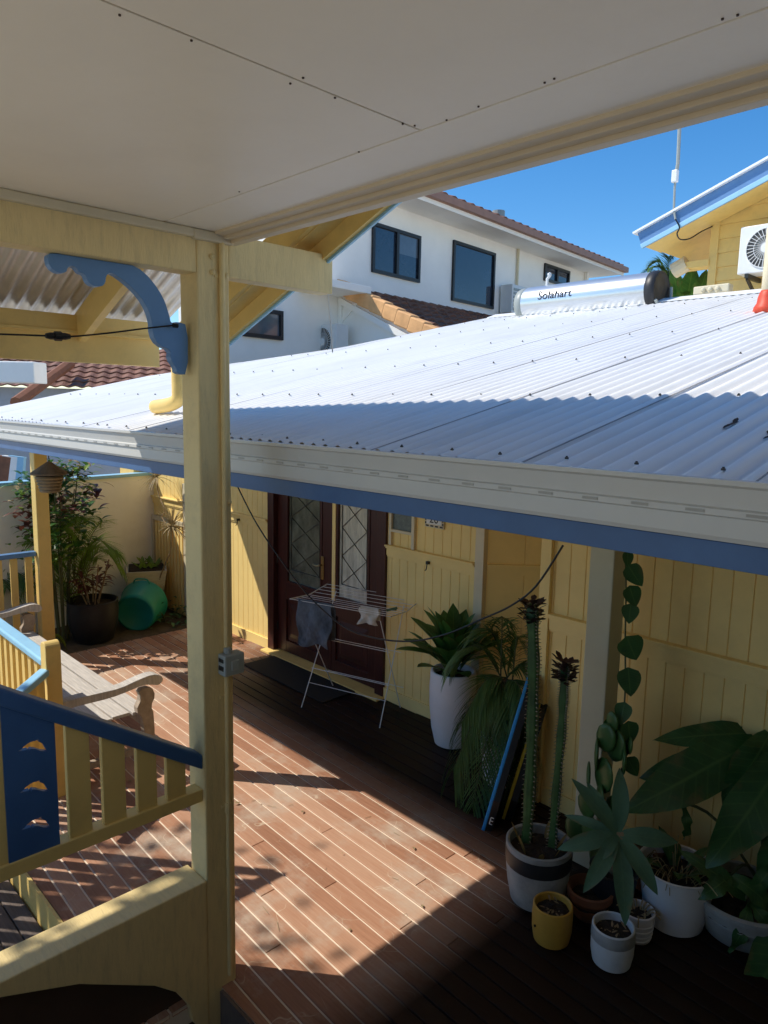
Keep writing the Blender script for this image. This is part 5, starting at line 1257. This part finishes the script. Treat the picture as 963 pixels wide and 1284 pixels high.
# windows
def wwin(ax, ay, bx, by, split, m1, m2):
    ua, za = uz(ax,ay); ub, zb_ = uz(bx,by); z1, z0 = max(za,zb_), min(za,zb_)
    f = MB(); t_ = .06
    def fb2(a, b, c, d, o0, o1):
        P_ = [wl(a,c,o0),wl(b,c,o0),wl(b,c,o1),wl(a,c,o1),wl(a,d,o0),wl(b,d,o0),wl(b,d,o1),wl(a,d,o1)]; f.hexa(P_)
    fb2(ua,ua+t_,z0,z1,.004,.05); fb2(ub-t_,ub,z0,z1,.004,.05); fb2(ua+t_,ub-t_,z0,z0+t_,.004,.05); fb2(ua+t_,ub-t_,z1-t_,z1,.004,.05)
    if split: um = (ua+ub)/2; fb2(um-t_*.6,um+t_*.6,z0+t_,z1-t_,.004,.055)
    w_ = f.build('window', M['darkframe'], wh)
    wbox(ua+t_,(ua+ub)/2 if split else ub-t_,z0+t_,z1-t_,.006,.012,m1,'pane',w_)
    if split:
        wbox((ua+ub)/2+.03,ub-t_,z0+t_,z0+(z1-z0)*.52,.006,.012,m1,'pane',w_); wbox((ua+ub)/2+.03,ub-t_,z0+(z1-z0)*.52,z1-t_,.006,.012,m2,'pane',w_)
wwin(466,278,524.5,355,True,M['glass'],M['glassblind'])
wwin(567.5,301,617,388,False,M['glass'],M['glass'])
wwin(682,330,712,361,True,M['glass'],M['glass'])
wwin(303,383,353,427,False,M['glassblind'],M['glass'])
# lean-to with tiled roof and orange verge tiles
lu0 = uz(424,358)[0]; lz0 = uz(424,358)[1]; lu1 = uz(640,405)[0]
# verge runs outward/down from the wall at u = lu0 ; find its outer end on the plane through wall point with normal WD
vA = wl(lu0,lz0,0); vB = on(546,421,WD,vA); vB = vA+(vB-vA)
outl_ = (vB-vA).dot(WN); drop = (vB.z-vA.z)
LU1 = uz(700,420)[0]+3
def lp(u, o, z): return wl(u, z, o)
mb = MB()
mb.prism([wl(lu0+.03,-.5,.002),wl(lu0+.03,-.5,outl_-.45),wl(lu0+.03,lz0+drop*(outl_-.45)/outl_-.05,outl_-.45),wl(lu0+.03,lz0-.05,.002)], WD*(LU1-lu0))
mb.build('wall', M['whitewall'], wh)
Vl = (-WN*outl_+Vector((0,0,-drop))).normalized(); Ll = math.hypot(outl_,drop)
tiled(wl(lu0+.14,lz0+drop,outl_), WD, Vl, int((LU1-lu0)/.28), int(Ll/.3)+1, .28, .3, M['tilebrown'], 'roof', wh)
# orange verge tiles stepping down the slope
for k in range(int(Ll/.3)+1):
    a_ = wl(lu0+.05,lz0+.03,0)-Vl*(k*.3); b_ = a_-Vl*.315; N_ = Vl.cross(WD).normalized(); N_ = N_ if N_.z > 0 else -N_
    MB().beam(a_-N_*.045,b_-N_*.02,.22,.24,side=WD).build('verge_tile', M['tileorange'], wh, bevel=.02)
mb = MB(); mb.beam(wl(lu0+.0,lz0-.26,.05),wl(lu0+.0,lz0+drop-.26,outl_),.05,.10,side=WD); mb.build('barge_board', M['whitewall'], wh)
# small canopy bracket on the wall, left of the lean-to
k0_ = uz(372,365); k1_ = uz(428,372)
wbox(k0_[0],k1_[0],k1_[1]-.02,k1_[1]+.10,.01,.7,M['whitewall'],'canopy',bevel=.01)
mb = MB(); b0 = uz(396,383); mb.beam(wl(k1_[0]-.05,k1_[1]-.02,.6),wl(k1_[0]-.05,k1_[1]-.45,.04),.06,.06,side=WD); mb.beam(wl(k1_[0]-.05,k1_[1]-.02,.05),wl(k1_[0]-.05,k1_[1]-1.0,.05),.08,.08,side=WD); mb.build('canopy_bracket', M['whitewall'], wh)
mb = MB(); q0 = uz(648,320); mb.tube([wl(q0[0],q0[1]+.25,.04),wl(q0[0],q0[1]-.75,.04)],.03,8); mb.build('conduit', M['trimpale'], wh)
ya_c = vA.y-.12
c0_, c1_ = aY(392,412,ya_c-.3), aY(420,412,ya_c-.3); cz0 = aY(405,446,ya_c-.3).z
ac_unit('white outdoor air conditioner low on the white house wall below the tiled lean-to', c0_.x, cz0-.05, c1_.x-c0_.x, c0_.z-cz0+.05+.05, ya_c)
# second air conditioner, louvred, above the lean-to
ua, za_ = uz(640,356,.3); ub, zb_ = uz(658,391,.3)
t = thing('air_conditioner', 'small louvred air conditioner on the white wall beside the water heater', 'air conditioner', wl(ua,zb_,.15))
P_ = lambda u0,u1,z0,z1,o0,o1: [wl(u0,z0,o0),wl(u1,z0,o0),wl(u1,z0,o1),wl(u0,z0,o1),wl(u0,z1,o0),wl(u1,z1,o0),wl(u1,z1,o1),wl(u0,z1,o1)]
hz_ = .62
MB().hexa(P_(ua,ua+.75,za_-hz_,za_,.05,.36)).build('casing', M['white'], t, bevel=.015)
mb = MB()
for i in range(2):
    for j in range(6): mb.hexa(P_(ua+.05+i*.18,ua+.20+i*.18,za_-hz_+.06+j*.085,za_-hz_+.115+j*.085,.361,.372))
    
mb.build('louvres', M['grey'], t)
for q in (.1,.55): MB().hexa(P_(ua+q,ua+q+.06,za_-hz_-.10,za_-hz_-.002,.0,.34)).build('mounting_bracket', M['lead'], t)

# ================================================================== NEIGHBOURS ON THE LEFT
nh = thing('house', 'neighbouring house with brown tiled hipped roof and white gutter box on the far left', 'house', (-19,9,0))
def nat(x, y, dep): return CAM+ray(x,y)*dep
e0, e1 = nat(-60,505,17), nat(330,478,19)
e0.z = e1.z = 3.05
U_ = (e1-e0).normalized(); B_ = Vector((-U_.y,U_.x,0)); Vt = (B_+Vector((0,0,.40))).normalized()
Lh = (e1-e0).length
tiled(e0, U_, Vt, int(Lh/.3), 9, .3, .36, M['tilebrown'], 'roof', nh)
MB().hexa([e0+Vector((0,0,-4)),e1+Vector((0,0,-4)),e1+B_*5+Vector((0,0,-4)),e0+B_*5+Vector((0,0,-4)),e0+Vector((0,0,-.03))+B_*.4,e1+Vector((0,0,-.03))+B_*.4,e1+B_*5+Vector((0,0,-.03)),e0+B_*5+Vector((0,0,-.03))]).build('wall', M['greywall'], nh)
h0, h1 = nat(88,456,18.2), nat(20,505,15.5); MB().tube([h0,h0.lerp(h1,.5),h1],.13,8).build('hip_tiles', M['terracotta'], nh)
g0_, g1_ = nat(-30,452,13), nat(42,452,13); gz = nat(25,480,13).z
MB().hexa([(g0_.x,g0_.y,gz),(g1_.x,g1_.y,gz),(g1_.x-.35,g1_.y+.35,gz),(g0_.x-.35,g0_.y+.35,gz),(g0_.x,g0_.y,g0_.z),(g1_.x,g1_.y,g0_.z),(g1_.x-.35,g1_.y+.35,g0_.z),(g0_.x-.35,g0_.y+.35,g0_.z)]).build('gutter_box', M['whitewall'], nh, bevel=.02)
# grey carport wall behind the boundary wall, and boards leaning on it
gw = thing('shed', 'grey shed wall behind the pale boundary wall at far left', 'shed', nat(60,600,14))
q0, q1 = nat(-80,600,13.5), nat(160,590,14.5)
MB().hexa([(q0.x,q0.y,-.6),(q1.x,q1.y,-.6),(q1.x-.5,q1.y+.5,-.6),(q0.x-.5,q0.y+.5,-.6),(q0.x,q0.y,2.55),(q1.x,q1.y,2.55),(q1.x-.5,q1.y+.5,2.55),(q0.x-.5,q0.y+.5,2.55)]).build('wall', M['greywall'], gw)
for k,(xa,xb,mn,lb) in enumerate(((14,5,'whitewall','white board leaning in the stack against the grey shed wall'),(22,14,'bluelight','pale blue board leaning against the grey shed, right of the white one'),(6,-6,'terracotta','brown board leaning against the grey shed, leftmost of the stack'))):
    a_, b_ = nat(xb-4,612,13.0), nat(xa,572,13.0); tag(MB().beam(a_-Vector((0,0,.9)),b_,.10,.28,side=(.7,-.7,0)).build('plank', M[mn], bevel=.004), lb, 'plank')

# ================================================================== TREE WHOSE SHADE DAPPLES THE STEPS (stands left of the view)
tree = thing('tree', 'leafy tree standing beyond the steps, left of the porch', 'tree', (-8.6,-3.6,-.6))
MB().tube(smooth_path([(-8.6,-3.6,-.6),(-8.5,-3.5,2),(-8.0,-3.0,4),(-7.3,-2.3,5.6)],5),.16,10,r2=.05).build('trunk', M['bark'], tree)
mb = MB(); r3 = random.Random(11)
for k in range(80):
    # leaf clumps
    g = Vector((1.3,1.06,0)); s_ = r3.uniform(0,1)
    base_ = Vector((-7.05,-1.95,5.9))+Vector((r3.uniform(-1.2,.75),r3.uniform(-1.7,.45),r3.uniform(-.5,.8)))
    for j in range(9):
        o_ = base_+Vector([r3.gauss(0,.13) for _ in range(3)]); b_ = r3.uniform(0,6.28); mb.leaf(o_, o_+Vector((math.cos(b_)*.12,math.sin(b_)*.12,r3.uniform(-.08,.05))), .06, n=3)
mb.build('crown', M['leaf'], tree)
bpy.context.view_layer.update()
